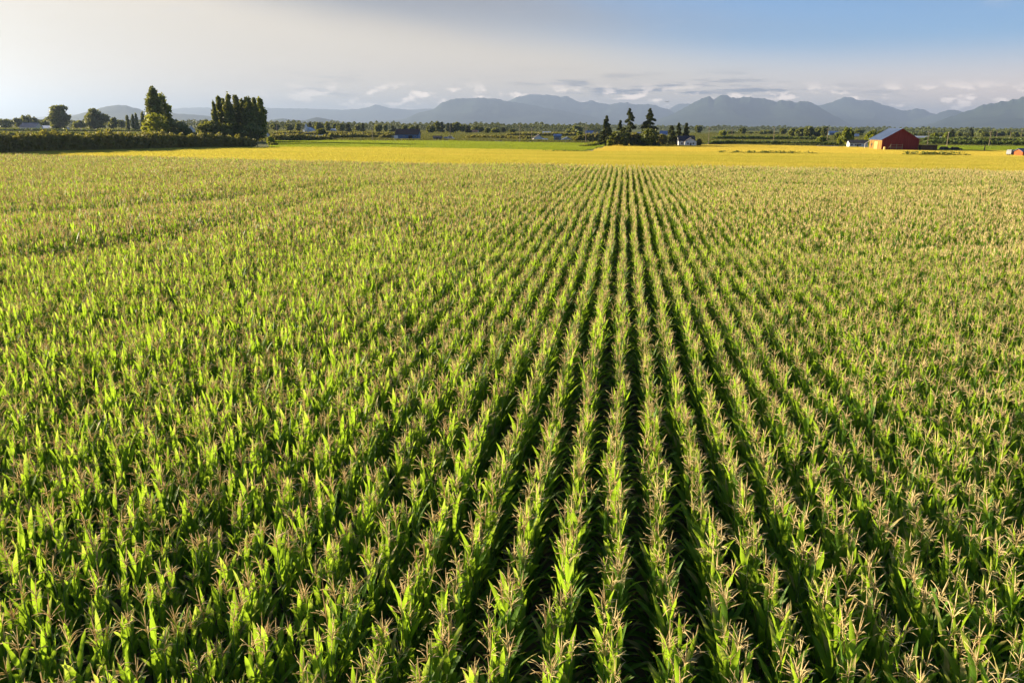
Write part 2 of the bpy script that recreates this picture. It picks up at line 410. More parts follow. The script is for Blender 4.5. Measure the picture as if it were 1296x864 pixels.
def inside(P, poly):
    x, y = P[:, 0], P[:, 1]; r = np.zeros(len(P), bool); n = len(poly); j = n - 1
    for i in range(n):
        xi, yi = poly[i]; xj, yj = poly[j]
        c = ((yi > y) != (yj > y)) & (x < (xj - xi) * (y - yi) / ((yj - yi) or 1e-9) + xi)
        r ^= c; j = i
    return r
def hidden_collection(name, meshes):
    c = bpy.data.collections.new(name)
    for me in meshes: c.objects.link(bpy.data.objects.new(me.name, me))
    return c
def scatter(name, pts, rot, scl, colls, lod, label, cat):
    """ONE object of uncountable stuff: a cloud of points that carries the given meshes"""
    me = bpy.data.meshes.new(name); n = len(pts)
    me.vertices.add(n); me.vertices.foreach_set('co', np.asarray(pts, np.float32).ravel())
    a = me.attributes.new('rot', 'FLOAT_VECTOR', 'POINT'); a.data.foreach_set('vector', np.asarray(rot, np.float32).ravel())
    a = me.attributes.new('scl', 'FLOAT_VECTOR', 'POINT'); a.data.foreach_set('vector', np.asarray(scl, np.float32).ravel())
    a = me.attributes.new('lod', 'INT', 'POINT'); a.data.foreach_set('value', np.asarray(lod, np.int32))
    rng_ = np.random.default_rng(n)
    a = me.attributes.new('pick', 'INT', 'POINT'); a.data.foreach_set('value', rng_.integers(0, 1000, n).astype(np.int32))
    me.update()
    o = link(name, me); tag(o, label, cat, kind='stuff')
    ng = bpy.data.node_groups.new(name, 'GeometryNodeTree')
    ng.interface.new_socket('Geometry', in_out='INPUT', socket_type='NodeSocketGeometry')
    ng.interface.new_socket('Geometry', in_out='OUTPUT', socket_type='NodeSocketGeometry')
    T = NT(ng); gi, go = T.n('NodeGroupInput'), T.n('NodeGroupOutput'); jn = T.n('GeometryNodeJoinGeometry')
    def attr(nm, ty):
        q = T.n('GeometryNodeInputNamedAttribute', data_type=ty); q.inputs[0].default_value = nm
        return [s for s in q.outputs if s.enabled][0]
    m2p = T.n('GeometryNodeMeshToPoints'); T.l(gi.outputs[0], m2p.inputs['Mesh'])
    for i, c in enumerate(colls):
        cmp_ = T.n('FunctionNodeCompare', data_type='INT', operation='EQUAL')
        ins = [s for s in cmp_.inputs if s.enabled]
        T.l(attr('lod', 'INT'), ins[0]); ins[1].default_value = i
        ci = T.n('GeometryNodeCollectionInfo'); ci.inputs[0].default_value = c
        ci.inputs[1].default_value = True; ci.inputs[2].default_value = True
        ip = T.n('GeometryNodeInstanceOnPoints')
        T.l(m2p.outputs[0], ip.inputs['Points']); T.l(cmp_.outputs[0], ip.inputs['Selection'])
        T.l(ci.outputs[0], ip.inputs['Instance']); ip.inputs['Pick Instance'].default_value = True
        T.l(attr('pick', 'INT'), ip.inputs['Instance Index'])
        T.l(attr('rot', 'FLOAT_VECTOR'), ip.inputs['Rotation']); T.l(attr('scl', 'FLOAT_VECTOR'), ip.inputs['Scale'])
        T.l(ip.outputs[0], jn.inputs[0])
    T.l(jn.outputs[0], go.inputs[0])
    md = o.modifiers.new('scatter', 'NODES'); md.node_group = ng
    return o

# grass: square patches of upright blades
def grass_patch(name, m, size, n, h, w, seed, lean=0.35):
    rng = np.random.default_rng(seed)
    x, y = rng.uniform(-size / 2, size / 2, (2, n)) * 1.08
    a = rng.uniform(0, 2 * math.pi, n); hh = h * rng.uniform(0.6, 1.2, n)
    lx, ly = rng.normal(0, lean, (2, n)) * hh
    ax, ay = np.cos(a) * w / 2, np.sin(a) * w / 2
    z = np.zeros(n)
    V = np.stack([np.stack([x - ax, y - ay, z], 1), np.stack([x + ax, y + ay, z], 1),
                  np.stack([x + lx + ax * .5, y + ly + ay * .5, hh], 1), np.stack([x + lx - ax * .5, y + ly - ay * .5, hh], 1)], 1).reshape(-1, 3)
    return mesh(name, V, np.arange(4 * n).reshape(n, 4), [m])
def grass_field(name, polys, m, size, n, h, w, label, seed, keep=1.0, lim=None, cat='grass', holes=()):
    col = hidden_collection(name + '_source', [grass_patch('%s_patch' % name, m, size, n, h, w, seed + k) for k in range(4)])
    rng = np.random.default_rng(seed)
    A = np.array([p for q in polys for p in q]); lo, hi = A.min(0), A.max(0)
    gx, gy = np.meshgrid(np.arange(lo[0], hi[0], size), np.arange(lo[1], hi[1], size))
    P = np.stack([gx.ravel(), gy.ravel()], 1); P += rng.uniform(-.2, .2, P.shape) * size
    ok = np.zeros(len(P), bool)
    for q in polys: ok |= inside(P, q)
    for q in holes: ok &= ~inside(P, q)
    ok &= rng.uniform(0, 1, len(P)) < keep
    # only what lies in or near the camera's wedge
    ang = np.degrees(np.arctan2(P[:, 0], P[:, 1])) + math.degrees(YAW)
    ok &= np.abs(ang) < 40
    P = P[ok]; k = len(P)
    und = 1 + 0.22 * np.sin(P[:, 0] * .05 + 1.3 * np.sin(P[:, 1] * .03)) * np.sin(P[:, 1] * .09 + P[:, 0] * .013)
    s = np.ones((k, 3)); s[:, 2] = und * rng.uniform(.8, 1.2, k)
    rot = np.zeros((k, 3)); rot[:, 2] = rng.integers(0, 4, k) * math.pi / 2
    scatter(name, np.column_stack([P, np.full(k, .03)]), rot, s, [col], np.zeros(k, int), label, cat)
grass_field('hay_grass', [gold_near], 'gold_grass', 2.0, 170, 0.42, 0.05, 'sunlit yellow hay grass standing beyond the corn', 11)
grass_field('stubble_grass', [gold_far], 'gold_grass_far', 2.5, 170, 0.34, 0.07, 'golden stubble in front of the red barn and white house', 12)
grass_field('green_grass', [green_f, green_r], 'green_grass', 2.5, 190, 0.30, 0.08, 'bright green grass of the far meadows', 13)
mead = [(at(-60, 420).x, at(-60, 420).y), (at(1360, 420).x, at(1360, 420).y), (at(1360, 1250).x, at(1360, 1250).y), (at(-60, 1250).x, at(-60, 1250).y)]
grass_field('meadow_grass', [mead], 'meadow_grass', 6.0, 90, 0.7, 0.35, 'dull olive meadow grass between the farms', 14, keep=0.8, holes=[green_f, green_r, gold_far, road_poly])

# ------------------------------------------------------------------ mountains
def mountain(name, prof, dist, depth, seed, jag=1.0, label=None):
    prof = sorted(prof); xs = np.array([p[0] for p in prof], float); ys = np.array([p[1] for p in prof], float)
    n = int((xs[-1] - xs[0]) / 1.5) + 2; X = np.linspace(xs[0], xs[-1], n); Yp = np.interp(X, xs, ys)
    rows = 42; V = []
    tops = np.array([max(CAM_H + ray(x, y).z / math.hypot(ray(x, y).x, ray(x, y).y) * dist, 0.0) for x, y in zip(X, Yp)])
    kern = np.hanning(61); kern /= kern.sum(); smooth_top = np.convolve(np.pad(tops, 30, mode='edge'), kern, 'valid')
    for i, (x, y) in enumerate(zip(X, Yp)):
        v = ray(x, y); hl = math.hypot(v.x, v.y); ux, uy = v.x / hl, v.y / hl
        top = max(CAM_H + v.z / hl * dist, 0.0)
        crest = jag * (mnoise.fractal(Vector((x * .14, seed * 7.1, 0)), 0.9, 2.2, 4)) * 0.045 * min(top, 500)
        for j in range(rows + 1):
            t = j / rows * 1.5 - 1.0                         # -1 front foot, 0 ridge, 0.5 back
            d = dist + t * depth
            prof_ = (1 - abs(t)) ** 1.25 if t < 0 else (1 - t * 1.2)
            px_, py_ = ux * d, uy * d
            nn = mnoise.ridged_multi_fractal(Vector((px_ * .00055, py_ * .00040, seed)), 0.9, 2.1, 5, 1.0, 2.0)
            damp = min(1.0, abs(t) * 3.2)
            z = (top + (smooth_top[i] - top) * min(1.0, abs(t) * 2.2)) * max(prof_, 0)
            z += crest * max(0.0, 1 - abs(t) * 6)
            if t < 0: z *= 1 - damp * 0.55 * max(0.0, min(1.6, 1.45 - nn)) / 1.6
            if j == 0: z = -0.5
            V.append((px_, py_, z))
    F = np.array([[i * (rows + 1) + j, (i + 1) * (rows + 1) + j, (i + 1) * (rows + 1) + j + 1, i * (rows + 1) + j + 1] for i in range(n - 1) for j in range(rows)])
    o = link(name, mesh(name, V, F, ['mountain_forest'], True)); tag(o, label, kind='structure')
    return o
mountain('left_hill', [(60, 156), (95, 146), (120, 139), (133, 135), (148, 133.2), (160, 133.6), (172, 137), (184, 141), (215, 143.5), (250, 145.5), (280, 149), (320, 153), (350, 157)], 14000, 2500, 1)
mountain('left_far_hills', [(-40, 153), (0, 151), (40, 149), (75, 146), (100, 145), (130, 149), (200, 141), (230, 136.5), (262, 136), (300, 139), (345, 137), (400, 138), (440, 139), (462, 137), (474, 132.8), (482, 133.5), (492, 137), (520, 139), (545, 137.5), (575, 140), (620, 150)], 30000, 4000, 2)
mountain('left_low_hills', [(330, 157), (345, 151.5), (358, 150), (370, 152), (385, 152.5), (400, 148.5), (410, 150), (430, 154), (460, 156), (500, 158)], 12000, 1500, 3)
mountain('left_mountain', [(440, 158), (456, 155), (486, 152.6), (504, 152), (514, 150), (530, 142.6), (548, 139), (558, 131), (567, 127), (577, 125), (607, 123.5), (617, 125), (631, 125), (641, 128.4), (660, 131), (700, 138), (760, 150), (800, 158)], 21000, 4200, 4)
mountain('middle_mountain', [(600, 150), (620, 136), (641, 128.5), (652, 124), (668, 119.5), (680, 119.5), (690, 121), (700, 120.3), (710, 123), (717, 121.5), (726, 125.7), (736, 129.8), (746, 127), (760, 130.8), (770, 132), (783, 130.8), (795, 130.8), (805, 132.6), (813, 131.8), (825, 133), (835, 135.8), (845, 138.4), (859, 146), (880, 158)], 25000, 5000, 5, 1.5)
mountain('middle_far_ridge', [(790, 150), (845, 138.6), (859, 132), (869, 131), (880, 133), (920, 145), (960, 158)], 30000, 4000, 6)
mountain('right_mountain', [(790, 160), (815, 156), (840, 149), (856, 142), (874, 132), (886, 125.7), (897, 122.3), (904, 126), (908, 123), (914, 119.8), (920, 120), (926, 123), (936, 124.5), (952, 122.3), (964, 124.5), (981, 127.8), (999, 127.8), (1006, 130.6), (1013, 128), (1023, 127.8), (1029, 131), (1036, 135), (1051, 144), (1067, 152), (1085, 163)], 19000, 4200, 7, 1.4)
mountain('right_far_mountain', [(990, 150), (1020, 136), (1041, 132.6), (1053, 129), (1063, 125.5), (1070, 123), (1078, 123.5), (1086, 126.7), (1101, 127.3), (1115, 131.6), (1127, 135.6), (1143, 140.5), (1159, 138), (1168, 138), (1178, 142.5), (1186, 145.5), (1198, 150), (1230, 163)], 24000, 4600, 8, 1.4)
mountain('right_gap_ridge', [(1140, 156), (1170, 149), (1186, 144.5), (1198, 139.5), (1208, 139), (1216, 141), (1240, 146), (1280, 160)], 22000, 3000, 9)
mountain('right_edge_mountain', [(1150, 162), (1180, 156), (1205, 147), (1224, 140.5), (1234, 137.5), (1244, 132.6), (1253, 131.6), (1267, 129), (1283, 126.5), (1296, 122), (1330, 114), (1400, 112), (1480, 130), (1560, 164)], 16500, 3800, 10, 1.2)

# ------------------------------------------------------------------ haze: one closed box of pale air
def haze():
    b = MB().box(-45000, 45000, -5000, 44000, -1.5, HAZE_TOP)
    m, t, out = new_mat('haze_air')
    # even air: fine bluish molecules scatter all ways, pale warm droplets mostly forward
    add = t.n('ShaderNodeAddShader')
    for k, (col, share, g) in enumerate((((0.06, 0.38, 1.0, 1), 0.60, 0.0), ((0.94, 0.77, 0.50, 1), 0.40, 0.80))):
        v = t.n('ShaderNodeVolumePrincipled')
        v.inputs['Color'].default_value = col; v.inputs['Density'].default_value = HAZE * share; v.inputs['Anisotropy'].default_value = g
        t.l(v.outputs[0], add.inputs[k])
    t.l(add.outputs[0], out.inputs['Volume'])
    o = b.build('haze', 'haze_air'); tag(o, 'pale haze in the air over the plain', 'haze', kind='stuff')
HAZE = 5.7e-5
HAZE_TOP = max(v.co.z for o in COL.objects if o.get('kind') == 'structure' and o.type == 'MESH' for v in o.data.vertices) + 12.0
print('HAZE_TOP', HAZE_TOP)
haze()

# ------------------------------------------------------------------ corn
def corn_leaf(rng, z0, azim, length, width, lean, droop, segs, fold=True):
    th = lean; r, z = 0.012, z0
    side = np.array([-math.sin(azim), math.cos(azim), 0.0]); out_ = np.array([math.cos(azim), math.sin(azim), 0.0]); up = np.array([0, 0, 1.0])
    V, A, RB = [], [], []
    tw0 = rng.uniform(-.25, .25); tw1 = rng.uniform(-.9, .9); ph = rng.uniform(0, 6.28); sway = rng.uniform(-.12, .12) * length
    ds = length / segs
    for i in range(segs + 1):
        s = i / segs
        cpos = out_ * r + up * z + side * sway * s * s
        tang = out_ * math.sin(th) + up * math.cos(th); nrm = out_ * -math.cos(th) + up * math.sin(th)
        tw = tw0 + tw1 * s
        sd = side * math.cos(tw) + nrm * math.sin(tw); nn = nrm * math.cos(tw) - side * math.sin(tw)
        w = width * 0.5 * min(1.0, 0.45 + 2.6 * s) * max(0.0, 1 - s ** 2.4) ** 0.8
        wav = 0.30 * w * math.sin(ph + s * 11)
        if fold:
            V += [cpos - sd * w + nn * (0.30 * w + wav), cpos, cpos + sd * w + nn * (0.30 * w - wav)]; A += [s] * 3; RB += [0, 1, 0]
        else:
            V += [cpos - sd * w, cpos + sd * w]; A += [s] * 2; RB += [0, 0]
        r += math.sin(th) * ds; z += math.cos(th) * ds
        th += droop * (0.35 + 1.3 * s) / segs
    k = 3 if fold else 2
    F = [[i * k + j, i * k + j + 1, (i + 1) * k + j + 1, (i + 1) * k + j] for i in range(segs) for j in range(k - 1)]
    dry = rng.uniform(0, 1) ** 3
    return np.array(V), F, A, RB, [dry] * len(A)

def corn_parts(seed, far=False):
    """list of (kind, V, F, along, rib, dry)"""
    rng = np.random.default_rng(seed); parts = []
    H = 1.98
    b = MB(); bend = rng.normal(0, .03, 2)
    b.tube([(0, 0, 0), (bend[0] * .5, bend[1] * .5, H * .55), (bend[0], bend[1], H)], [.014, .012, .006], 3 if far else 5)
    parts.append(('stalk', np.array(b.V), b.F, [0] * len(b.V), [0] * len(b.V), [0] * len(b.V)))
    n = 8 if far else 11
    plane = math.pi / 2 + rng.normal(0, .45)
    for i in range(n):
        u = i / (n - 1); z0 = 0.40 + (0.62 if far else 0.40) * 0 + 1.44 * u
        az = plane + math.pi * (i % 2) + rng.normal(0, .38 if u > .5 else 1.3)
        length = (0.90 - 0.38 * u) * rng.uniform(.85, 1.15)
        width = (0.082 + 0.022 * math.sin(u * 3.1)) * rng.uniform(.85, 1.15) * (1.18 if far else 1.0)
        lean = R(42 - 32 * u) * rng.uniform(.7, 1.3)
        droop = R(90 - 74 * u) * rng.uniform(.4, 1.4)
        if rng.uniform() < .18: droop *= 1.7
        parts.append(('leaf',) + corn_leaf(rng, z0, az, length, width, lean, droop, 3 if far else 6, not far))
    t = MB(); tx, ty = rng.normal(0, .05, 2); L = rng.uniform(.32, .44); zt = H + .03
    k = 2.3 if far else 1.0
    t.tube([(bend[0], bend[1], zt - .06), (bend[0] + tx * .4, bend[1] + ty * .4, zt + L * .5), (bend[0] + tx, bend[1] + ty, zt + L)], [.0045 * k, .0082 * k, .003 * k], 3)
    nb = rng.integers(8, 13) if not far else 4
    for j in range(nb):
        a = j * 2.4 + rng.normal(0, .4); z1 = zt + rng.uniform(.0, .15); l = rng.uniform(.14, .27); ln = rng.uniform(.3, 1.05); cu = rng.uniform(.1, 1.3)
        p = np.array([bend[0] + tx * (z1 - zt) / L, bend[1] + ty * (z1 - zt) / L, z1]); pts = [tuple(p)]; th = ln
        for _ in range(3 if not far else 2):
            st = l / (3 if not far else 2)
            p = p + np.array([math.cos(a) * math.sin(th), math.sin(a) * math.sin(th), math.cos(th)]) * st; th += cu * .45; pts.append(tuple(p))
        t.tube(pts, [.0036 * k] + [.0050 * k] * (len(pts) - 2) + [.0026 * k], 3)
    parts.append(('tassel', np.array(t.V), t.F, [0] * len(t.V), [0] * len(t.V), [0] * len(t.V)))
    return parts
PM = {'stalk': 'corn_stalk', 'leaf': 'corn_leaf', 'tassel': 'corn_tassel'}
def part_mesh(p): return mesh('corn_' + p[0], p[1], p[2], [PM[p[0]]], True, {'along': p[3], 'rib': p[4], 'dry': p[5]})
def joined(parts, name):
    V, F, A, RB, D, MI = [], [], [], [], [], []; order = ['stalk', 'leaf', 'tassel']
    for p in parts:
        b = len(V); V += list(map(tuple, p[1])); F += [[b + i for i in f] for f in p[2]]; A += p[3]; RB += p[4]; D += p[5]; MI += [order.index(p[0])] * len(p[2])
    return mesh(name, V, F, [PM[o] for o in order], True, {'along': A, 'rib': RB, 'dry': D}, MI)
ROW, STEP, ROW0 = 0.76, 0.172, 0.14
NEAR = [corn_parts(100 + i) for i in range(14)]
near_col = hidden_collection('corn_near_source', [joined(p, 'corn_near_%02d' % i) for i, p in enumerate(NEAR)])
far_col = hidden_collection('corn_far_source', [joined(corn_parts(300 + i, True), 'corn_far_%02d' % i) for i in range(8)])
def corn_field():
    rng = np.random.default_rng(5)
    A = np.array(corn_poly); lo, hi = A.min(0), A.max(0)
    ks = np.arange(math.floor((lo[0] - ROW0) / ROW), math.ceil((hi[0] - ROW0) / ROW)); ysn = np.arange(lo[1], hi[1], STEP)
    kk, yy = np.meshgrid(ks, ysn); kk, yy = kk.ravel(), yy.ravel()
    x = kk * ROW + ROW0 + 0.03 * np.sin(yy * .31 + kk * 1.7) + 0.02 * np.sin(yy * 1.3 + kk * 2.9) + rng.normal(0, .02, len(kk))
    y = yy + rng.normal(0, .045, len(yy))
    P = np.stack([x, y], 1); ok = inside(P, corn_poly)
    ang = np.degrees(np.arctan2(x, y)) + math.degrees(YAW); dist = np.hypot(x, y)
    ok &= (np.abs(ang) < 36.5) | (dist < 16) | (np.abs(ang) < 90) & (dist * np.sin(np.radians(np.abs(ang) - 36.5)) < 8)
    ok &= rng.uniform(0, 1, len(P)) > 0.035
    P = P[ok]; n = len(P); x, y = P.T
    big = np.sin(x * .11 + 1.7 * np.sin(y * .045)) * np.sin(y * .085 + 1.1 * np.sin(x * .07) + .6)
    mid = np.sin(x * .45 + y * .21 + 2 * np.sin(y * .17)) * np.sin(y * .38 - x * .13)
    s = 1 + .06 * big + .035 * mid + rng.normal(0, .06, n)
    # curved hollows where the crop stands lower
    for line_ in (((40, 318), (150, 305), (260, 288), (360, 262), (450, 236)), ((-20, 268), (120, 262), (280, 250), (430, 232)), ((1040, 300), (1150, 312), (1240, 308), (1330, 300)), ((1000, 232), (1150, 236), (1300, 233))):
        q = np.array([cp(*t) for t in line_]); dd = np.full(n, 1e9)
        for a, b in zip(q[:-1], q[1:]):
            ab = b - a; t = np.clip(((P - a) @ ab) / (ab @ ab), 0, 1); dd = np.minimum(dd, np.linalg.norm(P - a - t[:, None] * ab, axis=1))
        s -= .11 * np.exp(-(dd / 2.0) ** 2)
    scl = np.stack([s * rng.uniform(.78, .98, n), s * rng.uniform(.95, 1.15, n), s], 1)
    rot = np.stack([rng.normal(0, .065, n), rng.normal(0, .032, n), rng.integers(0, 2, n) * math.pi + rng.normal(0, .45, n)], 1)
    # the 300 that show largest: nearest plants whose tassel is in the frame
    cand = []
    for i in np.nonzero(np.hypot(x, y) < 22)[0]:
        u, v, dz = project((x[i], y[i], 2.2 * s[i]))
        if dz > 0 and 2 < u < 1294 and v < 862: cand.append((dz, i))
    cand.sort(); pick = [i for _, i in cand[:300]]
    protos = [[(q[0], part_mesh(q)) for q in parts] for parts in NEAR]
    for c, i in enumerate(pick):
        o = bpy.data.objects.new('corn_plant', None); COL.objects.link(o)
        o.location = (x[i], y[i], .02); o.rotation_euler = rot[i]; o.scale = scl[i]; o.empty_display_size = .2
        tag(o, 'tall green corn plant with a tan tassel in the nearest rows', 'corn plant', 'corn plants in the nearest rows')
        for kind, me in protos[c * 5 % len(protos)]:
            q = bpy.data.objects.new(kind, me); COL.objects.link(q); q.parent = o
    rest = np.ones(n, bool); rest[pick] = False
    d = np.hypot(x, y)
    lod = (d + rng.uniform(-4, 4, n) > 48).astype(int)
    scatter('corn_crop', np.column_stack([P, np.full(n, .02)])[rest], rot[rest], scl[rest], [near_col, far_col], lod[rest],
            'dense rows of green corn reaching back to the yellow field', 'corn')
    print('corn plants', n)
corn_field()

# ------------------------------------------------------------------ trees and hedges
def trunk_mesh(name, h, r, rng, limbs=6, spread=1.0, low=.3):
    b = MB(); lean = rng.normal(0, .02, 2) * h
    b.tube([(0, 0, -.3), (lean[0] * .3, lean[1] * .3, h * .35), (lean[0] * .7, lean[1] * .7, h * .7), (lean[0], lean[1], h)], [r, r * .75, r * .45, r * .15], 6)
    for i in range(limbs):
        a = i * 2.4 + rng.uniform(-.4, .4); z = h * rng.uniform(low, .75); l = spread * rng.uniform(.5, 1)
        x0, y0 = lean[0] * z / h, lean[1] * z / h
        b.tube([(x0, y0, z), (x0 + math.cos(a) * l * .5, y0 + math.sin(a) * l * .5, z + l * .45), (x0 + math.cos(a) * l, y0 + math.sin(a) * l, z + l * 1.1)], [r * .4, r * .25, r * .08], 4)
    return b.me(name, 'bark', True)
def broadleaf_crown(h, w, n, size, seed, m, low=.18):
    rng = np.random.default_rng(seed); L = []
    for i in range(26):
        u = rng.uniform(low + .08, .92); rr = w / 2 * (1 - abs(u - .52) * 1.15) * rng.uniform(.35, .9); a = rng.uniform(0, 6.28)
        q = rng.uniform(.10, .19)
        L.append((math.cos(a) * rr, math.sin(a) * rr, h * u, w * q * 1.1, w * q * 1.1, h * q * .75))
    L += [(0, 0, h * .52, w * .40, w * .40, h * .40)] * 2
    P = blob_points(L, n, rng, .4); P = P[P[:, 2] > h * .04]
    return mesh('crown', *cards(P, size, rng, .5), [m])
def poplar_crown(h, w, n, size, seed, m, lean=0.0, low=.06):
    rng = np.random.default_rng(seed); L = []
    for i in range(60):
        u = rng.uniform(low + .04, .93); env = math.sin(min(1, (u + .10) * .98) * math.pi) ** .5 * (1 - .22 * u)
        a = rng.uniform(0, 6.28); rr = w / 2 * env * rng.uniform(.1, .82)
        L.append((math.cos(a) * rr + lean * u * h, math.sin(a) * rr, h * u, w * .12 * (1.1 - .25 * u), w * .12 * (1.1 - .25 * u), h * rng.uniform(.05, .12)))
    L += [(lean * h * .4, 0, h * .40, w * .36, w * .36, h * .36), (lean * h * .6, 0, h * .62, w * .24, w * .24, h * .30)]
    L.append((lean * h * .93, 0, h * .92, w * .15, w * .15, h * .08))
    P = blob_points(L, n, rng, .45); P = P[P[:, 2] > h * low * .5]
    return mesh('crown', *cards(P, size, rng, .2), [m])
def conifer_crown(h, w, n, size, seed, m, bare=.12, ragged=.5):
    rng = np.random.default_rng(seed); P = []
    k = int(h * 3.2); per = max(4, n // max(k, 1))
    for i in range(k):
        u = bare + (1 - bare) * (i + rng.uniform(0, 1)) / k
        L = w / 2 * (1 - u) ** .72 * rng.uniform(1 - ragged, 1.12) + .05 * w * (1 - u) + .12
        a = rng.uniform(0, 6.28); t = rng.uniform(0.08, 1, per) ** .75
        dz = -t * t * L * .38 + t * L * .12
        sp = .20 * L * (1 - t * .55)
        P.append(np.stack([math.cos(a) * t * L + rng.normal(0, 1, per) * sp * .7, math.sin(a) * t * L + rng.normal(0, 1, per) * sp * .7, h * u + dz + rng.normal(0, .05, per) * L], 1))
    P = np.concatenate(P)
    return mesh('crown', *cards(P, size, rng, .9), [m])
CACHE = {}
ORD = 'first second third fourth fifth sixth seventh eighth ninth tenth eleventh twelfth thirteenth fourteenth fifteenth'.split()
def rank(px, xs): return ORD[sorted(xs).index(px)]
def tree(kind, px, d, top, wpx, label, seed, base=None, n=None, m=None, group=None, name=None, lean=0.0, share=None, **kw):
    """a tree in column px at distance d whose top shows at image row top and whose crown is wpx pixels wide"""
    h = height(px, top, d); w = wpx * mpp(d); loc = at(px, d)
    key = (kind, share) if share is not None else None
    rng = np.random.default_rng(seed)
    if key and key in CACHE:
        tm, cm, h0, w0 = CACHE[key]
    else:
        size = max(mpp(d) * 2.0, h * .026)
        n_ = n or 900
        if kind == 'poplar':
            cm = poplar_crown(h, w, n_, size, seed, m or 'poplar_leaf', lean, **kw); tm = trunk_mesh('trunk', h * .8, h * .014 + .08, rng, 5, w * .3)
        elif kind == 'conifer':
            cm = conifer_crown(h, w, n_, size, seed, m or 'needle_leaf', **kw); tm = trunk_mesh('trunk', h * .97, h * .012 + .06, rng, 0)
        elif kind == 'shrub':
            cm = broadleaf_crown(h, w, n_, size, seed, m or 'bright_leaf', .0); tm = trunk_mesh('trunk', h * .6, .08, rng, 4, w * .3, .1)
        else:
            cm = broadleaf_crown(h, w, n_, size, seed, m or 'tree_leaf', **kw); tm = trunk_mesh('trunk', h * .7, h * .014 + .08, rng, 6, w * .3)
        h0, w0 = h, w
        if key: CACHE[key] = (tm, cm, h0, w0)
    nm = name or {'poplar': 'poplar_tree', 'conifer': 'conifer_tree', 'shrub': 'shrub', 'broad': 'leafy_tree'}[kind]
    o = thing(nm, label, 'shrub' if kind == 'shrub' else 'tree', loc, seed * 1.7 % 6.28 if share is not None else 0.0, group)
    o.scale = (w / w0, w / w0, h / h0)
    link('stem' if kind == 'shrub' else 'trunk', tm, o); link('crown', cm, o)
    return o
# the tall poplar by the bank with its twin spires and the bushes at its foot
tree('poplar', 197, 385, 110, 34, 'tallest dark poplar behind the left end of the hedge bank', 21, n=5200, low=.03)
tree('poplar', 208, 392, 117, 27, 'pale narrower poplar spire leaning against the tallest poplar', 22, n=3200, m='bright_leaf', low=.03)
for px, d, top, w, lab, sd, m in (
        (200, 372, 144, 36, 'yellow-green bush crowding the foot of the tallest poplar', 31, 'bright_leaf'),
        (217, 378, 151, 40, 'broad dark green bush right of the tallest poplar', 32, 'tree_leaf'),
        (186, 376, 157, 16, 'small yellow bush left of the tallest poplar', 33, 'bright_leaf'),
        (232, 384, 158, 22, 'low rounded bush at the right end below the tallest poplar', 34, 'tree_leaf'),
        (262, 392, 152, 34, 'dark bush left of the row of poplars', 35, 'tree_leaf'),
        (283, 390, 155, 34, 'dark bush under the left poplars of the row', 36, 'tree_leaf'),
        (318, 392, 156, 40, 'dark bush under the right poplars of the row', 37, 'tree_leaf'),
        (247, 366, 168, 18, 'low bramble bush on the crest of the hedge bank', 38, 'hedge_leaf'),
        (341, 338, 173, 10, 'yellow-green sapling bush standing in the field past the hedge end', 39, 'bright_leaf'),
        (345, 334, 181, 10, 'small dark bush at the foot of the yellow-green sapling', 40, 'tree_leaf')):
    tree('shrub', px, d, top, w, lab, sd, n=1800 if w > 15 else 600, m=m)
for i, (px, top, w) in enumerate(((273, 128, 11), (280, 121, 18), (286, 124, 16), (291, 117.5, 21), (300, 119, 21), (308, 124, 19), (315, 121, 21), (323, 122.5, 19), (330, 122.5, 23))):
    side = ('first and thinnest', 'second', 'third', 'tallest, fourth', 'fifth', 'sixth', 'seventh', 'eighth', 'last and leafiest')[i]
    tree('poplar', px, 396 + (i * 37 % 11), top, w, side + ' poplar from the left in the poplar row', 50 + i, n=2600, m='bright_leaf' if i in (8,) else 'poplar_leaf', group='row of poplars beyond the hedge', lean=(-.02 if i < 3 else .01), low=.03)
# round trees and small ones on the left skyline
tree('broad', 75, 820, 133.5, 28, 'large round tree beside the pale farm roofs on the left', 71, n=3000, low=.05)
tree('broad', 121, 830, 137.5, 31, 'domed round tree right of the pale farm roofs', 72, n=3000, low=.04)
tree('broad', 143, 860, 149, 12, 'small round tree just right of the domed tree', 73, n=700)
for i, (px, top, w) in enumerate(((161.5, 145.5, 5), (168.5, 144.5, 5), (173, 144, 6), (181, 142, 8))):
    tree('poplar', px, 800, top, w, ('first', 'second', 'third', 'fourth and largest')[i] + ' small poplar left of the tallest poplar', 80 + i, n=500, group='small poplars on the left skyline')
SKYL = [(6, 150, 22), (24, 149, 14), (33, 146, 15), (42, 148, 14), (56, 151, 12), (100, 153, 18), (153, 152, 10), (228, 153, 12), (258, 152, 14), (2, 153, 14)]
for i, (px, top, w) in enumerate(SKYL):
    tree('broad', px, 900 + 20 * i, top, w, '%s from the left of the low hazy trees on the left skyline' % rank(px, [q[0] for q in SKYL]), 90 + i, n=500, group='hazy trees on the left skyline')
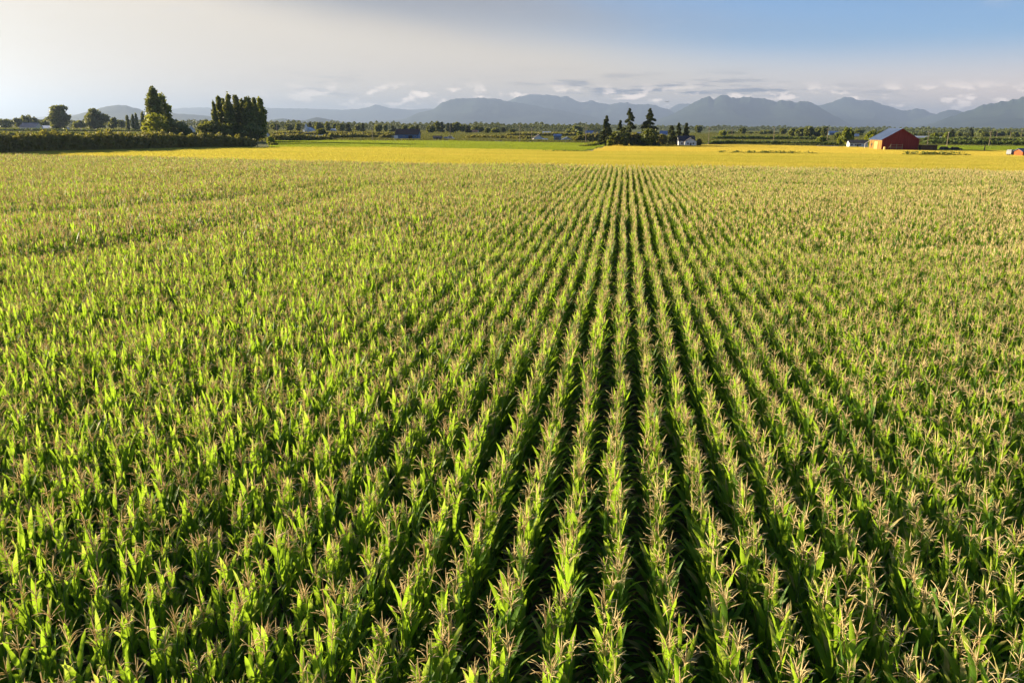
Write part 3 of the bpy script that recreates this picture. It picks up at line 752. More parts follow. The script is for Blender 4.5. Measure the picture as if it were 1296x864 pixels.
# conifers by the track
tree('conifer', 767, 372, 147, 20, 'ragged pale conifer at the end of the dirt track', 111, n=3600, ragged=.45)
tree('conifer', 796, 380, 138, 30, 'tall ragged conifer in the middle of the three big ones', 112, n=4200, ragged=.75)
tree('conifer', 785, 384, 153, 14, 'small pointed conifer between the two left conifers', 113, n=2200, ragged=.25, bare=.05)
tree('conifer', 822, 378, 138, 31, 'broad tall conifer, rightmost of the three big ones', 114, n=5400, ragged=.5, bare=.04)
tree('conifer', 850, 392, 160, 17, 'dark bushy conifer left of the white house', 115, n=2600, ragged=.2, bare=.03)
tree('conifer', 859, 400, 156, 11, 'pointed conifer behind the roof of the white house', 116, n=2000, ragged=.35)
tree('conifer', 869, 400, 156, 11, 'pointed conifer behind the right gable of the white house', 117, n=2000, ragged=.35)
for px, d, top, w, lab, sd, m in (
        (779, 376, 166, 18, 'dark bush between the left conifers', 121, 'tree_leaf'),
        (790, 374, 167, 18, 'green bush under the tall ragged conifer', 122, 'tree_leaf'),
        (806, 384, 168, 20, 'dark bush between the tall conifers', 123, 'hedge_leaf'),
        (822, 372, 163, 26, 'dense green bush under the broad tall conifer', 124, 'tree_leaf'),
        (838, 386, 170, 18, 'dark bush right of the broad tall conifer', 125, 'hedge_leaf'),
        (772, 366, 176.5, 7, 'yellow-green bush at the corner of the stubble field', 126, 'bright_leaf'),
        (886, 388, 176, 7, 'small dark bush right of the white house', 127, 'hedge_leaf'),
        (734, 560, 167.5, 7, 'small yellow bush left of the pale pole', 128, 'bright_leaf'),
        (1041, 470, 173, 15, 'round yellow-green bush in front of the dark grove', 129, 'bright_leaf'),
        (1105, 360, 170, 8, 'bright bush behind the left corner of the red barn', 130, 'bright_leaf')):
    tree('shrub', px, d, top, w, lab, sd, n=900, m=m)
# grove and trees left of the barn
for i, (px, d, top, w, lab, m) in enumerate((
        (1003, 800, 163.5, 10, 'low left tree of the dark grove', 'tree_leaf'), (1013, 790, 162.5, 14, 'second tree of the dark grove', 'tree_leaf'),
        (1024, 780, 160.5, 15, 'rounded high tree in the middle of the dark grove', 'tree_leaf'), (1035, 790, 162, 12, 'middle-right tree of the dark grove', 'tree_leaf'),
        (1044, 770, 160, 9, 'tallest tree at the right end of the dark grove', 'tree_leaf'), (1061, 560, 167, 11, 'round green tree left of the low white house', 'tree_leaf'),
        (1072, 420, 162.5, 12, 'tall bright tree behind the left end of the low white house', 'bright_leaf'), (1078, 425, 163, 9, 'bright tree behind the low white house', 'bright_leaf'),
        (1066, 430, 172, 9, 'small bright tree left of the low white house', 'bright_leaf'), (1101, 400, 166, 11, 'yellow-green tree behind the left end of the red barn', 'bright_leaf'),
        (1107, 420, 164.5, 9, 'green tree peeking over the red barn eave', 'tree_leaf'),
        (940, 1050, 162, 8, 'round dark tree alone between white house and grove', 'tree_leaf'), (991, 1050, 163, 8, 'round dark tree left of the grove', 'tree_leaf'),
        (915, 820, 165.5, 10, 'bright green tree right of the white house', 'bright_leaf'), (884, 1150, 159.5, 9, 'tall blocky tree beyond the white house', 'tree_leaf'),
        (1184, 620, 169, 10, 'round yellow-green tree right of the red barn', 'bright_leaf'), (1200, 640, 167.5, 9, 'yellow-green tree by the wooden pole right of the barn', 'bright_leaf'),
        (754, 1300, 159.5, 12, 'dark clump of tall trees left of the pale conifer', 'tree_leaf'), (731, 900, 160, 16, 'dark rounded tree left of the pale pole', 'tree_leaf'),
        (721, 910, 163.5, 12, 'dark lower tree left of the dark rounded tree', 'tree_leaf'), (406, 620, 163.5, 11, 'dark round tree above the parked white car', 'tree_leaf'),
        (1117, 900, 165, 9, 'hazy tree over the barn roof', 'tree_leaf'), (1088, 950, 163.5, 12, 'hazy tree left of the barn roof', 'tree_leaf'))):
    tree('broad', px, d, top, w, lab, 140 + i, n=1100, m=m, low=.05)
tree('conifer', 1206, 760, 164.5, 9, 'small dark conifer right of the red barn', 171, n=1000, bare=.02)
tree('conifer', 1229, 740, 163, 8, 'dark columnar conifer right of the red barn', 172, n=1500, bare=.0, ragged=.1)
# trees across the middle background, each one told apart
MID = [(545, 158.5, 10), (553, 154.5, 8), (559, 155, 9), (567, 156.5, 5), (571, 157, 5), (577, 155, 9), (585, 158, 9), (592, 159.5, 8), (601, 159.5, 9), (608, 160.5, 7), (617, 162, 7), (627, 162.5, 8), (637, 162, 7), (648, 163, 7),
       (512, 159, 7), (521, 160, 7), (528, 159, 5), (497, 160, 9), (487, 158, 6), (478, 158.5, 8), (459, 156.5, 5), (452, 158, 8), (440, 157, 9), (431, 157.5, 8), (424, 156, 7), (414, 154.5, 6), (403, 155.5, 8), (392, 156, 6), (377, 156, 7), (365, 157, 8), (348, 157, 9)]
def mid_near(px): return 'the parked white car' if px < 470 else 'the long dark barn' if px < 560 else 'the blue truck' if px < 600 else 'the steep-roofed white house'
for i, (px, top, w) in enumerate(MID):
    kind = 'conifer' if w <= 5 or i % 5 == 2 else 'broad'; near = mid_near(px)
    tree(kind, px, 850 + (i * 53) % 160, top, w * 1.25, '%s tree, %s from the left in the wood behind %s' % ('pointed' if kind == 'conifer' else 'rounded', rank(px, [q[0] for q in MID if mid_near(q[0]) == near]), near), 200 + i, n=700, group='trees of the middle wood behind ' + near, share=i % 4)
RT = [(1147, 168, 9), (1157, 169, 8), (1168, 168, 8), (1176, 169.5, 6), (1192, 169, 9), (1215, 167.5, 8), (1222, 169, 9), (1239, 168, 8), (1247, 168.5, 9), (1257, 166, 8), (1266, 167, 9), (1276, 167.5, 8), (1286, 168, 8), (1294, 169, 8), (1243, 165.5, 9)]
for i, (px, top, w) in enumerate(RT):
    tree('broad', px, 900 + (i * 61) % 240, top, w * 1.2, 'hazy rounded tree, %s from the left in the line right of the red barn' % rank(px, [q[0] for q in RT]), 260 + i, n=600, group='hazy trees right of the barn', share=10 + i % 4, m='tree_leaf')
BT = (925, 934, 949, 958, 966, 974, 983)
for i, px in enumerate(BT):
    tree('broad', px, 1000 + (i * 71) % 260, 166.2 + (i * 1.3) % 1.6, 10, 'hazy low tree, %s from the left between the white house and dark grove' % rank(px, BT), 290 + i, n=500, group='hazy trees between white house and grove', share=20 + i % 3)

def hedge(name, pts, w, hts, n, size, seed, m, label, cat='hedge', kind=None):
    """a hedge along a ground line: a lumpy leafy surface over an added solid core that stops see-through"""
    rng = np.random.default_rng(seed); P2 = np.array([(p[0], p[1]) for p in pts], float)
    seg = np.linalg.norm(np.diff(P2, axis=0), axis=1); cum = np.concatenate([[0], np.cumsum(seg)]); Ltot = cum[-1]
    def line(s): return np.stack([np.interp(s, cum, P2[:, 0]), np.interp(s, cum, P2[:, 1])], -1)
    def hh(s): return np.interp(s, cum, hts) * (1 + .08 * np.sin(s * .31 + seed) + .05 * np.sin(s * .87 + 2) + .04 * np.sin(s * 2.3))
    s = rng.uniform(0, Ltot, n); c = line(s); t = (line(np.minimum(s + .5, Ltot)) - line(np.maximum(s - .5, 0))); t /= np.linalg.norm(t, axis=1, keepdims=True)
    nr = np.stack([-t[:, 1], t[:, 0]], 1); H = hh(s)
    a = rng.uniform(0.02, .98, n) * math.pi; q = rng.uniform(.80, 1.08, n) * (1 + .10 * np.sin(s * 1.7 + a * 4) + .07 * np.sin(s * 3.1 - a * 6))
    off = np.cos(a) * w / 2 * q; z = np.sin(a) ** .65 * H * q
    end = np.minimum(1, np.minimum(s, Ltot - s) / (w * .6)) ** .5
    P = np.column_stack([c + nr * (off * (0.5 + .5 * end))[:, None], z * (0.45 + .55 * end)])
    root = thing(name, label, cat)
    if kind: root['kind'] = kind
    V, F = cards(P - np.array([*P2[0], 0]), size, rng, .4)
    root.location = (*P2[0], 0)
    link('foliage', mesh('foliage', V, F, [m]), root)
    ks = np.linspace(w * .3, Ltot - w * .3, max(3, int(Ltot / 3))); cc = line(ks); V2 = []; F2 = []
    for i, k in enumerate(ks):
        tt = line(min(k + .5, Ltot)) - line(max(k - .5, 0)); tt /= np.linalg.norm(tt); nn = np.array([-tt[1], tt[0]]); h_ = float(hh(k)) * .80
        for j in range(7):
            a_ = math.pi * j / 6; V2.append((*(cc[i] + nn * math.cos(a_) * w * .40 - P2[0]), math.sin(a_) ** .65 * h_ - .02))
    for i in range(len(ks) - 1): F2 += [[i * 7 + j, i * 7 + j + 1, i * 7 + 8 + j, i * 7 + 7 + j] for j in range(6)]
    F2 += [list(range(7)), [(len(ks) - 1) * 7 + j for j in reversed(range(7))]]
    link('filler_core', mesh('filler_core', V2, F2, ['hedge_leaf']), root)  # solid core added inside so the foliage is not see-through
    return root
def gl(*pts): return [ground(x, y) for x, y in pts]
hb = [ground(-120, 199), ground(0, 194.5), ground(110, 191.5), ground(220, 188.2), ground(322, 186.5)]
hedge('hedge', hb, 9.0, [5.4, 5.2, 5.0, 4.7, 3.8], 26000, .55, 7, 'hedge_leaf', 'long dark overgrown hedge bank along the left side of the field')
hedge('hedge', gl((345, 178.6), (375, 178.0), (420, 177.4)), 7, [3.4, 3.0, 1.6], 2600, .7, 8, 'hedge_leaf', 'dark hedge beyond the green field near the parked white car')
hedge('hedge', gl((735, 186.0), (752, 184.0), (772, 180.5)), 3.0, [.8, 1.2, 2.2], 1500, .4, 9, 'bright_leaf', 'rough grassy hedge beside the dirt track')
hedge('hedge', gl((726, 179.3), (745, 179.5), (764, 179.8)), 6, [3.4, 4.0, 4.2], 2200, .7, 10, 'hedge_leaf', 'dark hedge between the pale pole and the pale conifer')
hedge('hedge', gl((828, 181.2), (845, 181.5), (858, 181.8)), 5, [3.2, 3.4, 3.0], 1600, .6, 15, 'hedge_leaf', 'dark hedge left of the white house')
hedge('hedge', gl((893, 182.6), (960, 183.0), (1060, 184.2)), 5, [1.8, 1.7, 1.5], 3600, .6, 16, 'crop_leaf', 'low green hedge line behind the stubble field')
hedge('hedge', gl((900, 177.0), (990, 177.6), (1050, 178.4)), 6, [2.4, 2.4, 2.2], 3200, .8, 17, 'crop_leaf', 'second low hedge line beyond the stubble field')
hedge('hedge', gl((480, 175.6), (500, 175.8)), 6, [2.6, 2.4], 900, .8, 18, 'hedge_leaf', 'dark hedge at the left end of the long barn')
hedge('hedge', gl((590, 175.6), (640, 176.4), (676, 177.2)), 7, [2.0, 2.2, 2.0], 2600, .8, 19, 'hedge_leaf', 'hedge between the blue truck and the steep-roofed house')
hedge('hedge', gl((410, 175.6), (440, 175.4), (480, 175.0)), 8, [2.6, 2.6, 2.2], 2600, .8, 20, 'hedge_leaf', 'hedge right of the parked white car')
hedge('hedge', gl((1163, 183.0), (1230, 184.0), (1300, 185.0), (1400, 186.4)), 9, [2.6, 2.6, 2.6, 2.6], 5200, .7, 23, 'crop_leaf', 'tall dark crop row edge right of the red barn')
hedge('hedge', gl((1163, 178.6), (1230, 179.4), (1300, 180.2), (1400, 181.6)), 9, [2.6, 2.6, 2.6, 2.6], 4200, .9, 24, 'crop_leaf', 'farther crop row edge right of the red barn')
hedge('hedge', gl((-60, 172.5), (60, 172.5), (180, 172.6)), 8, [2.0, 2.2, 2.0], 4200, .8, 25, 'crop_leaf', 'low green field edge behind the left hedge bank')
hedge('hedge', gl((-60, 166.5), (60, 166.8), (180, 167.2)), 9, [2.2, 2.2, 2.0], 3600, 1.0, 26, 'crop_leaf', 'far green field edge in front of the pale farm')
hedge('hedge', gl((640, 172.5), (700, 172.9), (735, 173.2)), 9, [2.6, 2.6, 2.6], 2400, 1.0, 27, 'hedge_leaf', 'farther hedge behind the blue barn')
hedge('hedge', gl((345, 171.0), (470, 172.0), (500, 172.2)), 9, [2.4, 2.4, 2.4], 3000, 1.0, 28, 'hedge_leaf', 'farther hedge behind the parked cars')
def weeds(name, a, b, hgt, n, seed, label):
    rng = np.random.default_rng(seed); t = np.clip(rng.normal(.5, .28, n), 0, 1); pa, pb = np.array(ground(*a)), np.array(ground(*b))
    P = pa + (pb - pa) * t[:, None] + rng.normal(0, .7, (n, 3)); P[:, 2] = rng.uniform(0, 1, n) ** 1.3 * hgt * (.35 + .65 * (np.sin(t * 41 + seed) > -.1)) + .05
    tag(link(name, mesh(name, *cards(P, .30, rng, .1, 2.0), ['weed_leaf'])), label, 'weeds', kind='stuff')
weeds('weeds', (912, 194.6), (1030, 195.4), 1.0, 1500, 1, 'thin dark weed strip across the stubble field')
weeds('weeds', (1148, 197.0), (1222, 197.6), 1.3, 1700, 2, 'dark weed strip in front of the red barn')
weeds('weeds', (690, 192.6), (742, 193.0), .7, 500, 3, 'dark weeds along the corner of the green field')

def far_wood(name, d, x0, x1, h0, h1, n, size, seed, label, m='needle_leaf'):
    n *= 2; size *= .68
    rng = np.random.default_rng(seed); xs = rng.uniform(x0, x1, n); lump = np.sin(xs * .17 + seed) * np.sin(xs * .071) * .35 + np.sin(xs * .9) * .18
    pts = np.array([at(x, d + q) for x, q in zip(xs, rng.uniform(-70, 70, n))])
    pts[:, 2] = (h0 + (h1 - h0) * np.clip(.5 + lump, 0, 1)) * rng.uniform(0, 1, n) ** .7
    tag(link(name, mesh(name, *cards(pts, size, rng, .3, 1.1), [m])), label, 'wood', kind='stuff')
far_wood('far_wood', 1350, -40, 420, 9, 15, 5200, 3.0, 1, 'hazy far wood along the left skyline')
far_wood('far_wood', 1250, 330, 760, 8, 15, 6200, 2.8, 2, 'hazy far wood across the middle of the plain')
far_wood('far_wood', 2200, 600, 1340, 8, 16, 7000, 4.2, 3, 'bluish far wood along the right skyline')
far_wood('far_wood', 1500, 1130, 1340, 7, 13, 2600, 3.0, 4, 'hazy far wood right of the red barn')
far_wood('far_wood', 3800, -40, 1340, 6, 16, 8000, 7.0, 5, 'faint wood at the far edge of the plain')

# ------------------------------------------------------------------ buildings
def building(name, label, cat, loc, rz, W, L, eave, ridge, wall, roof, wins=(), doors=(), over=.35, chimney=False, group=None, scale=1.0):
    """gabled building, front gable at local y = 0 facing -y, ridge along y; wins/doors: (face, u, z0, w, h)
       with face 'f' front gable, 'l' left side, 'r' right side; u is the centre along that face"""
    o = thing(name, label, cat, loc, rz, group)
    MB().prism([(-W / 2, -.2), (W / 2, -.2), (W / 2, eave), (0, ridge), (-W / 2, eave)], 0, L).build('wall', wall, o)
    t = .16; k = (ridge - eave) / (W / 2); ov = over
    b = MB()
    for s in (-1, 1):
        pts = [(s * (W / 2 + ov), eave - k * ov + .02), (s * .0, ridge + .02), (s * .0, ridge + t + .04), (s * (W / 2 + ov), eave - k * ov + t + .02)]
        if s > 0: pts = pts[::-1]
        b.prism(pts, -ov, L + ov)
    r = b.build('roof', roof, o)
    MB().prism([(-.16, ridge + .10), (.16, ridge + .10), (0, ridge + t + .16)], -ov - .03, L + ov + .03).build('ridge_cap', roof, r)
    if chimney: MB().box(W * .12, W * .12 + .7, L * .5, L * .5 + .7, eave, ridge + .9).build('chimney', 'brown_roof', r)
    def panel(nm, face, u, z0, w, h, m, inner=None):
        b = MB()
        if face == 'f': b.box(u - w / 2, u + w / 2, -.07, .02, z0, z0 + h)
        elif face == 'l': b.box(-W / 2 - .07, -W / 2 + .02, u - w / 2, u + w / 2, z0, z0 + h)
        else: b.box(W / 2 - .02, W / 2 + .07, u - w / 2, u + w / 2, z0, z0 + h)
        f = b.build(nm, m, o)
        if inner:
            b = MB(); e = .10
            if face == 'f': b.box(u - w / 2 + e, u + w / 2 - e, -.10, -.05, z0 + e, z0 + h - e)
            elif face == 'l': b.box(-W / 2 - .10, -W / 2 - .05, u - w / 2 + e, u + w / 2 - e, z0 + e, z0 + h - e)
            else: b.box(W / 2 + .05, W / 2 + .10, u - w / 2 + e, u + w / 2 - e, z0 + e, z0 + h - e)
            b.build('pane', inner, f)
    for q in wins: panel('window', *q, 'white_paint', 'window_glass')
    for q in doors: panel('door', *q[:5], q[5] if len(q) > 5 else 'dark_opening')
    o.scale = (scale,) * 3
    return o
# the red barn
bl = ground(1138.5, 190.4)
BW = 43.5 * mpp(bl.length) * .885; BE, BR, BL = 4.4, 8.75, 17.6
barn = building('red_barn', 'red gabled barn with blue metal roof and sunlit wooden side wall', 'barn', bl, 0.0, BW, BL, BE, BR, 'barn_red', 'metal_roof', over=.5)
b = MB()
for i in range(26):
    y0 = .06 + i * (BL - .12) / 26; b.box(-BW / 2 - .06 - .05 * (i * 7 % 3 == 0), -BW / 2 + .01, y0, y0 + (BL - .12) / 26 - .05, -.1, BE - .12)
sw = b.build('side_wall', 'barn_wood', barn); sw['label'] = 'weathered tan board side wall in full sun'
dr = MB().box(-BW / 2 - .20, -BW / 2 - .13, 5.4, 10.0, 0, 3.5).build('door', 'barn_wood_pale', barn)
MB().box(-BW / 2 - .26, -BW / 2 - .205, 8.4, 8.5, 1.2, 1.9).build('door_handle', 'dark_opening', dr)
MB().box(-BW / 2 - .17, -BW / 2 - .12, 13.0, 14.6, 1.5, 2.6).build('window', 'dark_opening', barn)
MB().tube([(-BW / 2 - 2.6, 15.0, 0), (-BW / 2 - 2.6, 15.0, 2.4), (-BW / 2 - .2, 15.0, 4.0)], [.12, .12, .12], 6).build('brace', 'white_paint', barn)
b = MB()
for s in (-1, 1):
    b.prism([(s * BW / 2 + s * .5, BE - .40), (0, BR - .06), (0, BR + .16), (s * BW / 2 + s * .5, BE - .18)][::s], -.58, -.51)
b.build('fascia', 'barn_red', barn)
for i in range(20):
    x = -BW / 2 + (i + .5) * BW / 20; top = BR - (BR - BE) * abs(x) / (BW / 2) - .12
    MB().box(x - BW / 40 + .04, x + BW / 40 - .04, -.05 - .02 * (i * 5 % 3), .01, -.15, top).build('board', 'barn_red', barn)
gx = bl.x - BW / 2
g = thing('field_gate', 'wooden rail gate leaning before the red barn front', 'gate', (gx + 3.2, bl.y - 1.4, 0))
for z in (.5, 1.0, 1.5, 2.2): MB().box(0, 4.6, -.04, .04, z, z + .13).build('rail', 'pole_wood', g)
for x in (-.05, 2.3, 4.6): MB().box(x - .09, x + .09, -.14, -.05, 0, 2.6).build('post', 'pole_wood', g)
MB().tube([(-1.6, -.3, 0), (-.9, -.3, 1.1), (.1, -.2, 2.3)], [.08, .08, .07], 5).build('strut', 'pole_wood', g)
bb = thing('barrel', 'pale yellow barrel standing at the red barn corner', 'barrel', (gx + .9, bl.y - 1.2, 0))
MB().tube([(0, 0, 0), (0, 0, .35), (0, 0, 1.1), (0, 0, 1.4)], [.42, .5, .5, .42], 10).build('body', 'barrel_yellow', bb)
MB().tube([(0, 0, 1.4), (0, 0, 1.48)], [.45, .43], 10).build('lid', 'pole_wood', bb)
# shed right of the barn
sl = ground(1176, 191.0)
s_ = thing('shed', 'low flat-roofed dark wooden shed right of the red barn', 'shed', sl, 0.0)
MB().box(-3.0, 3.0, 0, 4, 0, 2.1).build('wall', 'shed_wood', s_); MB().box(-3.3, 3.3, -.5, 4.4, 2.12, 2.3).build('roof', 'dark_roof', s_)
MB().box(.2, 1.2, -.05, .01, .1, 1.9).build('door', 'brown_roof', s_)
for i in range(10): MB().box(-3 + i * .6 + .03, -3 + i * .6 + .57, -.04 - .015 * (i % 2), .01, 0, 2.1).build('board', 'shed_wood', s_)
# low white house left of the barn
hl_ = ground(1082, 186.4)
building('low_house', 'long low white house with dark roof left of the red barn', 'house', hl_ + Vector((5.3, 0, 0)), R(90), 6.0, 10.8, 2.6, 4.0, 'white_paint', 'dark_roof',
         wins=[('l', 2.0, 1.0, 1.2, 1.0), ('l', 4.6, 1.0, 1.4, 1.0), ('l', 7.2, 1.0, 1.2, 1.0), ('l', 9.4, 1.0, 1.2, 1.0)], doors=[('l', 5.9, 0, .9, 2.0)], chimney=True, scale=.8)
# white two-gabled house
wl = ground(874, 185.0)
building('white_house', 'white house wing with gable end facing the stubble field', 'house', wl, R(8), 7.4, 8, 2.9, 5.0, 'white_paint', 'dark_roof',
         wins=[('f', -1.8, 1.0, 1.2, 1.2), ('f', 1.7, 1.0, 1.2, 1.2)], doors=[('f', 0, 0, 1.0, 2.0)], scale=.74)
building('white_house', 'taller white house with long dark roof behind the white gable wing', 'house', wl + Vector((1.8, 5.0, 0)), R(98), 6.4, 10.6, 3.3, 6.2, 'white_paint', 'dark_roof',
         wins=[('l', 2.0, 1.0, 1.3, 1.2), ('l', 8.4, 1.0, 1.3, 1.2), ('l', 9.9, 2.4, .8, .8)], chimney=True, scale=.74)
# orange wooden shed and covered trailer at the right edge
ol = ground(1296, 198.0)
building('wooden_shed', 'orange wooden shed with pale metal roof at the right frame edge', 'shed', ol + Vector((7.2, 1, 0)), R(96), 5, 9.2, 1.6, 2.4, 'orange_wood', 'metal_roof', doors=[('l', 6.0, 0, 1.2, 1.8, 'shed_wood')])
tl = ground(1281.5, 197.4)
tr = thing('trailer', 'pale covered trailer parked beside the orange wooden shed', 'trailer', tl, R(16)); tr.scale = (.7, .5, .8)
MB().prism([(-1.1, .7), (1.1, .7), (1.1, 2.1), (.8, 2.6), (-.8, 2.6), (-1.1, 2.1)], 0, 4.5).build('body', 'trailer_skin', tr)
MB().box(-1.0, 1.0, -.1, 4.4, .5, .69).build('chassis', 'dark_opening', tr); MB().tube([(0, -.1, .6), (0, -1.6, .5)], [.08, .06], 5).build('drawbar', 'dark_opening', tr)
for x in (-1.05, 1.05):
    for y in (1.4, 3.0): MB().tube([(x - .12, y, .42), (x + .12, y, .42)], [.42, .42], 10).build('wheel', 'tyre', tr)
# long dark barn in the middle
ll = ground(531, 176.6)
building('long_barn', 'long low barn with dark red roof and sunlit end wall', 'barn', ll, R(96), 9, 28 * mpp(ll.length) * 1.0, 3.2, 6.0, 'blue_wall', 'brown_roof',
         doors=[('l', 5, 0, 2.4, 2.4), ('l', 14, 0, 2.4, 2.4, 'white_paint')], wins=[('l', 2, 1.2, 1.2, .9), ('l', 9, 1.2, 1.2, .9), ('l', 16, 1.2, 1.2, .9)])
for px, py, wp, ep, rp_, wm, rm, rz, nm, lab in (
        (682, 178.0, 12.5, 2.6, 6.6, 'white_paint', 'dark_roof', 12, 'house', 'steep-roofed white house left of the blue barn'),
        (690, 178.4, 5.5, 1.4, 2.3, 'pale_metal', 'pale_metal', 86, 'shed', 'small pale shed between steep-roofed house and blue barn'),
        (705.5, 178.8, 8.5, 6.6, 8.0, 'blue_wall', 'blue_metal', 88, 'blue_barn', 'tall blue barn in the middle distance'),
        (718.5, 178.6, 11, 1.8, 4.2, 'white_paint', 'metal_roof', 14, 'shed', 'small shed with grey-blue roof right of the tall blue barn'),
        (554, 176.4, 10, 2.2, 3.6, 'blue_wall', 'dark_roof', 88, 'shed', 'low blue-grey shed right of the long dark barn'),
        (71, 165.0, 32, 2.4, 5.2, 'white_paint', 'pale_metal', 86, 'farm_building', 'long low pale-roofed farm building under the large round tree'),
        (43, 165.0, 22, 4.0, 8.6, 'cream_paint', 'metal_roof', 88, 'farm_building', 'blue-roofed farm building left of the large round tree'),
        (243, 172.5, 9, 7.0, 13.0, 'white_paint', 'pale_metal', 30, 'house', 'small white house showing between the bushes left of the poplar row'),
        (338, 175.0, 6, 4.2, 8.0, 'white_paint', 'brown_roof', 20, 'house', 'small white house at the right end of the poplar row'),
        (421, 166.6, 10, 2.0, 3.2, 'pale_metal', 'pale_metal', 88, 'shed', 'long pale shed before the middle wood'),
        (597.5, 168.6, 16, 1.6, 3.6, 'cream_paint', 'brown_roof', 88, 'house', 'low brown-roofed house before the middle wood'),
        (692, 169.6, 10, 1.6, 2.5, 'white_paint', 'pale_metal', 88, 'shed', 'far white shed above the tall blue barn'),
        (746, 170.6, 10, 2.2, 4.6, 'pale_metal', 'blue_metal', 86, 'blue_roofed_barn', 'blue-roofed barn left of the pale conifer'),
        (755, 170.9, 9, 1.6, 3.2, 'white_paint', 'metal_roof', 86, 'shed', 'pale shed beside the blue-roofed barn left of the pale conifer'),
        (810, 171.4, 7, 1.8, 3.6, 'white_paint', 'pale_metal', 86, 'shed', 'pale shed glimpsed between the tall conifers'),
        (840, 172.0, 9.5, 2.6, 5.6, 'pale_metal', 'blue_metal', 84, 'blue_roofed_barn', 'blue-roofed barn between the broad conifer and the white house'),
        (1054.5, 172.0, 10, 3.6, 5.4, 'blue_wall', 'blue_metal', 84, 'blue_barn', 'bright blue barn right of the dark grove'),
        (1083, 174.0, 6.5, 2.0, 4.0, 'pale_metal', 'pale_metal', 84, 'shed', 'pale shed showing left of the red barn roof'),
        (1169, 176.0, 18, 1.6, 3.2, 'pale_metal', 'pale_metal', 88, 'greenhouse', 'long pale greenhouse behind the red barn'),
        (1193.5, 177.4, 6.5, 1.8, 3.4, 'cream_paint', 'pale_metal', 70, 'house', 'small cream house by the yellow-green trees')):
    l = ground(px, py); q = mpp(l.x * -math.sin(YAW) + l.y * math.cos(YAW)); e, r = ep * q, rp_ * q
    W, L = (wp * q, wp * q * 1.2) if rz < 45 else (wp * q * .55, wp * q)
    zz = min(1.2, e * .3); hh_ = min(1.3, e * .4); wn = [('l', L * .3, zz, hh_, hh_), ('l', L * .7, zz, hh_, hh_), ('f', 0, zz, hh_, hh_)]
    sh = Vector((math.cos(l.x / l.y * -1.0) * L / 2, 0, 0)) if rz > 45 else Vector((0, 0, 0))
    building(nm, lab, 'house' if nm == 'house' else 'greenhouse' if nm == 'greenhouse' else 'barn' if 'barn' in nm else 'shed', l + sh, R(rz), W, L, e, r, wm, rm, wins=wn, doors=[('l', L * .5, 0, min(1.8, L * .2), e * .7)])
# church with a white steeple
cl_ = ground(388.5, 168.6)
ch = thing('church', 'tiny white church with pointed steeple before the middle wood', 'church', cl_, R(-5))
MB().prism([(-4.5, 0), (4.5, 0), (4.5, 3.0), (0, 5.4), (-4.5, 3.0)], 0, 9).build('nave', 'white_paint', ch)
rf = MB()
for s in (-1, 1): rf.prism([(s * 4.8, 2.86), (0, 5.42), (0, 5.6), (s * 4.8, 3.04)][::s], -.2, 9.2)
rf.build('roof', 'pale_metal', ch)
tw = MB().box(-1.1, 1.1, -2.2, -.02, 0, 6.0).build('tower', 'white_paint', ch)
MB().tube([(0, -1.1, 6.0), (0, -1.1, 9.6)], [1.45, .05], 4).build('spire', 'white_paint', tw)
MB().box(-.5, .5, -2.28, -2.19, 0, 2.1).build('door', 'dark_opening', ch)
# glass roofs beyond the green field
gl_ = ground(386, 177.0)
building('greenhouse', 'low bluish glasshouse beyond the left end of the green field', 'greenhouse', gl_ + Vector((7, 0, 0)), R(88), 5, 14, 1.2, 2.2, 'pale_metal', 'blue_metal')

# ------------------------------------------------------------------ vehicles
def car(name, label, cat, loc, rz, body, van=False, k=1.0):
    o = thing(name, label, cat, loc, rz); L, W = 4.4 * k, 1.8
    b = MB().prism([(-L / 2, .35), (L / 2, .35), (L / 2, .75), (L * .42, .92), (L * .22, .98), (-L * .48, 1.0), (-L / 2, .8)], -W / 2, W / 2).build('body', body, o)
    top = 2.1 if van else 1.5
    MB().prism([(-L * .46, 1.01), (L * .22, .99), (L * .10, top), (-L * .40, top)], -W / 2 + .12, W / 2 - .12).build('cabin', body, o)
    for s in (-1, 1):
        MB().prism([(-L * .40, 1.08), (L * .16, 1.08), (L * .08, top - .12), (-L * .36, top - .12)], s * (W / 2 - .115), s * (W / 2 - .09)).build('window', 'window_glass', o)
        for x in (-L * .30, L * .30):
            w = MB().tube([(x, s * (W / 2 - .2), .34), (x, s * (W / 2 + .02), .34)], [.34, .34], 12).build('wheel', 'tyre', o)
            MB().tube([(x, s * (W / 2 + .021), .34), (x, s * (W / 2 + .03), .34)], [.2, .2], 8).build('rim', 'pale_metal', w)
    for y in (-.6, .6):
        MB().box(L / 2 - .02, L / 2 + .03, y - .18, y + .18, .62, .78).build('headlight', 'pale_metal', o)
    return o
car('parked_car', 'white car parked under the dark round tree', 'car', ground(407, 173.4), R(6), 'car_white', k=1.1)
car('parked_car', 'pale car parked beyond the hedge right of the poplar row', 'car', ground(361, 172.0), R(4), 'car_white', k=1.1)
car('parked_van', 'white van on the road beside the blue truck', 'van', ground(571, 176.6), R(8), 'car_white', True)
tk = car('pickup_truck', 'blue pickup truck parked left of the white van', 'truck', ground(566, 176.5), R(8), 'car_blue', False)
car('parked_car', 'dark car parked in the green field right of the shed', 'car', ground(1196, 190.2), R(10), 'tyre')
car('parked_car', 'dark car rightmost of the two in the green field', 'car', ground(1210, 190.6), R(-6), 'tyre')

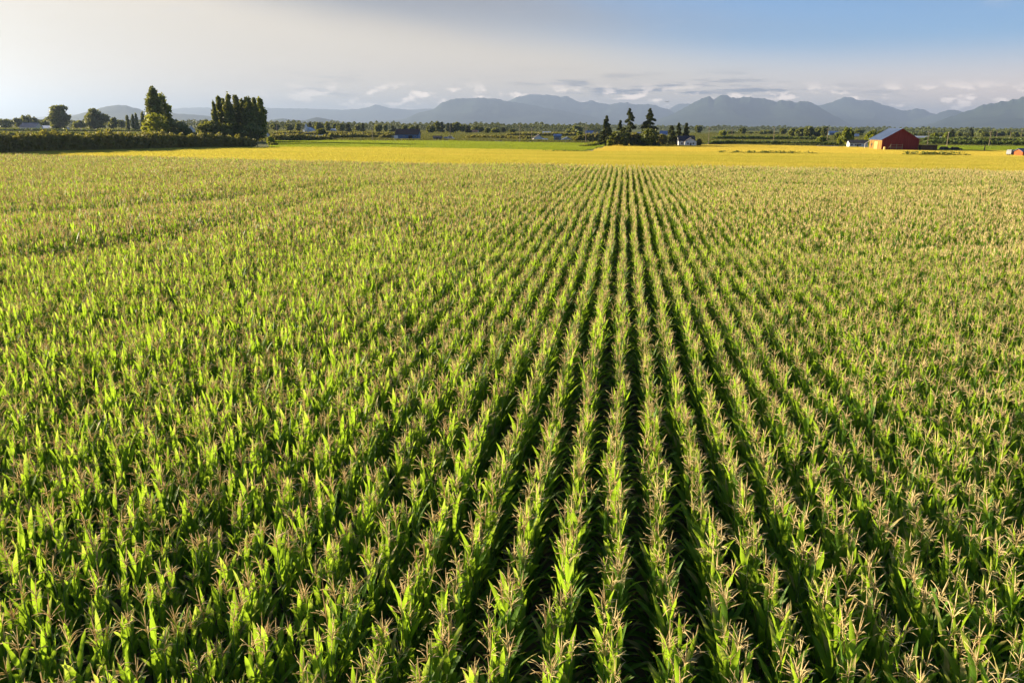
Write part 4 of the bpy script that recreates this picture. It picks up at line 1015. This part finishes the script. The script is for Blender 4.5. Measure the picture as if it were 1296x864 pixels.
# ------------------------------------------------------------------ poles and posts
def pole_proto():
    b = MB().tube([(0, 0, -.2), (0, 0, 5), (0, 0, 9.6)], [.16, .14, .11], 7); c = MB().box(-1.15, 1.15, -.07, .07, 8.7, 8.85); i = MB()
    for x in (-1.05, -.5, .5, 1.05): i.tube([(x, 0, 8.85), (x, 0, 9.05)], [.05, .04], 5)
    return b.me('pole', 'pole_wood'), c.me('crossarm', 'pole_wood'), i.me('insulators', 'white_paint')
PP = pole_proto()
POLES = [(351, 172.5, 152.5, 'right of the poplar row'), (472, 178.0, 163, 'left of the long dark barn'), (570, 176.8, 158, 'behind the white van'), (658, 180.0, 157, 'left of the steep-roofed house'),
         (741.3, 180.4, 160, 'left of the conifers, palest of all'), (673, 178.5, 162, 'behind the steep-roofed house'), (896.5, 182.8, 160.5, 'right of the white house'), (978.5, 183.2, 161, 'between white house and grove'),
         (1046.5, 179.5, 161.5, 'at the right end of the dark grove'), (1173.5, 184.4, 165.5, 'above the low shed'), (1198, 186.6, 167, 'thick one right of the low shed'), (1251.5, 185.2, 165.5, 'left of the orange shed'),
         (926, 176, 162, 'far one right of the white house'), (1261, 174.5, 166.5, 'far one above the trailer'), (1292, 176, 164, 'at the right frame edge'), (1278, 176, 166, 'second from the right frame edge')]
for px, py, top, lab in POLES:
    l = ground(px, py); d = (l.x * -math.sin(YAW) + l.y * math.cos(YAW)); h = height(px, top, d)
    o = thing('utility_pole', 'wooden utility pole ' + lab, 'pole', l, R(20 + px % 40), 'utility poles across the plain')
    o.scale = (1.15, 1.15, h / 9.6)
    for nm, me in zip(('pole', 'crossarm', 'insulators'), PP): link(nm, me, o)
fp = thing('fence_post', 'dark post standing alone at the edge of the right green field', 'post', ground(1245.5, 192.0))
MB().tube([(0, 0, -.2), (0, 0, 2.3)], [.22, .2], 6).build('post', 'shed_wood', fp); MB().box(-.26, .26, -.26, .26, 2.301, 2.38).build('cap', 'shed_wood', fp)
fw = thing('farm_wall', 'low white wall left of the low white house', 'wall', ground(1046, 186.2), 0.0)
MB().box(-4.2, 5.4, 0, .25, 0, .55).build('wall', 'white_paint', fw); MB().box(-4.3, 5.5, -.05, .3, .551, .64).build('coping', 'pale_metal', fw)

# ------------------------------------------------------------------ airliner low over the mountains
pd = 7000.0; ap = at(842, pd, height(842, 129.0, pd))
a_ = thing('airplane', 'tiny dark airplane flying low before the mountain gap', 'airplane', ap, R(100))
MB().tube([(0, 19, 0), (0, 17, .2), (0, 10, .3), (0, -12, .3), (0, -19, 1.2)], [.2, 1.4, 2.0, 1.9, .3], 10).build('fuselage', 'plane_skin', a_, smooth=True)
for s in (-1, 1):
    MB().prism([(s * 1.5, -.5), (s * 17, .9), (s * 17, 1.1), (s * 1.5, .0)][::s], -4, 1).build('wing', 'plane_skin', a_)
    MB().tube([(s * 6, 3.5, -1.1), (s * 6, -.5, -1.1)], [1.0, .8], 8).build('engine', 'plane_skin', a_)
    MB().prism([(s * .5, .9), (s * 6, 1.3), (s * 6, 1.45), (s * .5, 1.2)][::s], -18.5, -15.5).build('tailplane', 'plane_skin', a_)
b = MB(); b.V = [(-.15, -13, 1.5), (.15, -13, 1.5), (.15, -18.5, 1.5), (-.15, -18.5, 1.5), (-.1, -17, 7), (.1, -17, 7), (.1, -19.5, 7), (-.1, -19.5, 7)]
b.F = [[3, 2, 1, 0], [4, 5, 6, 7], [0, 1, 5, 4], [1, 2, 6, 5], [2, 3, 7, 6], [3, 0, 4, 7]]
b.build('tail_fin', 'plane_skin', a_)
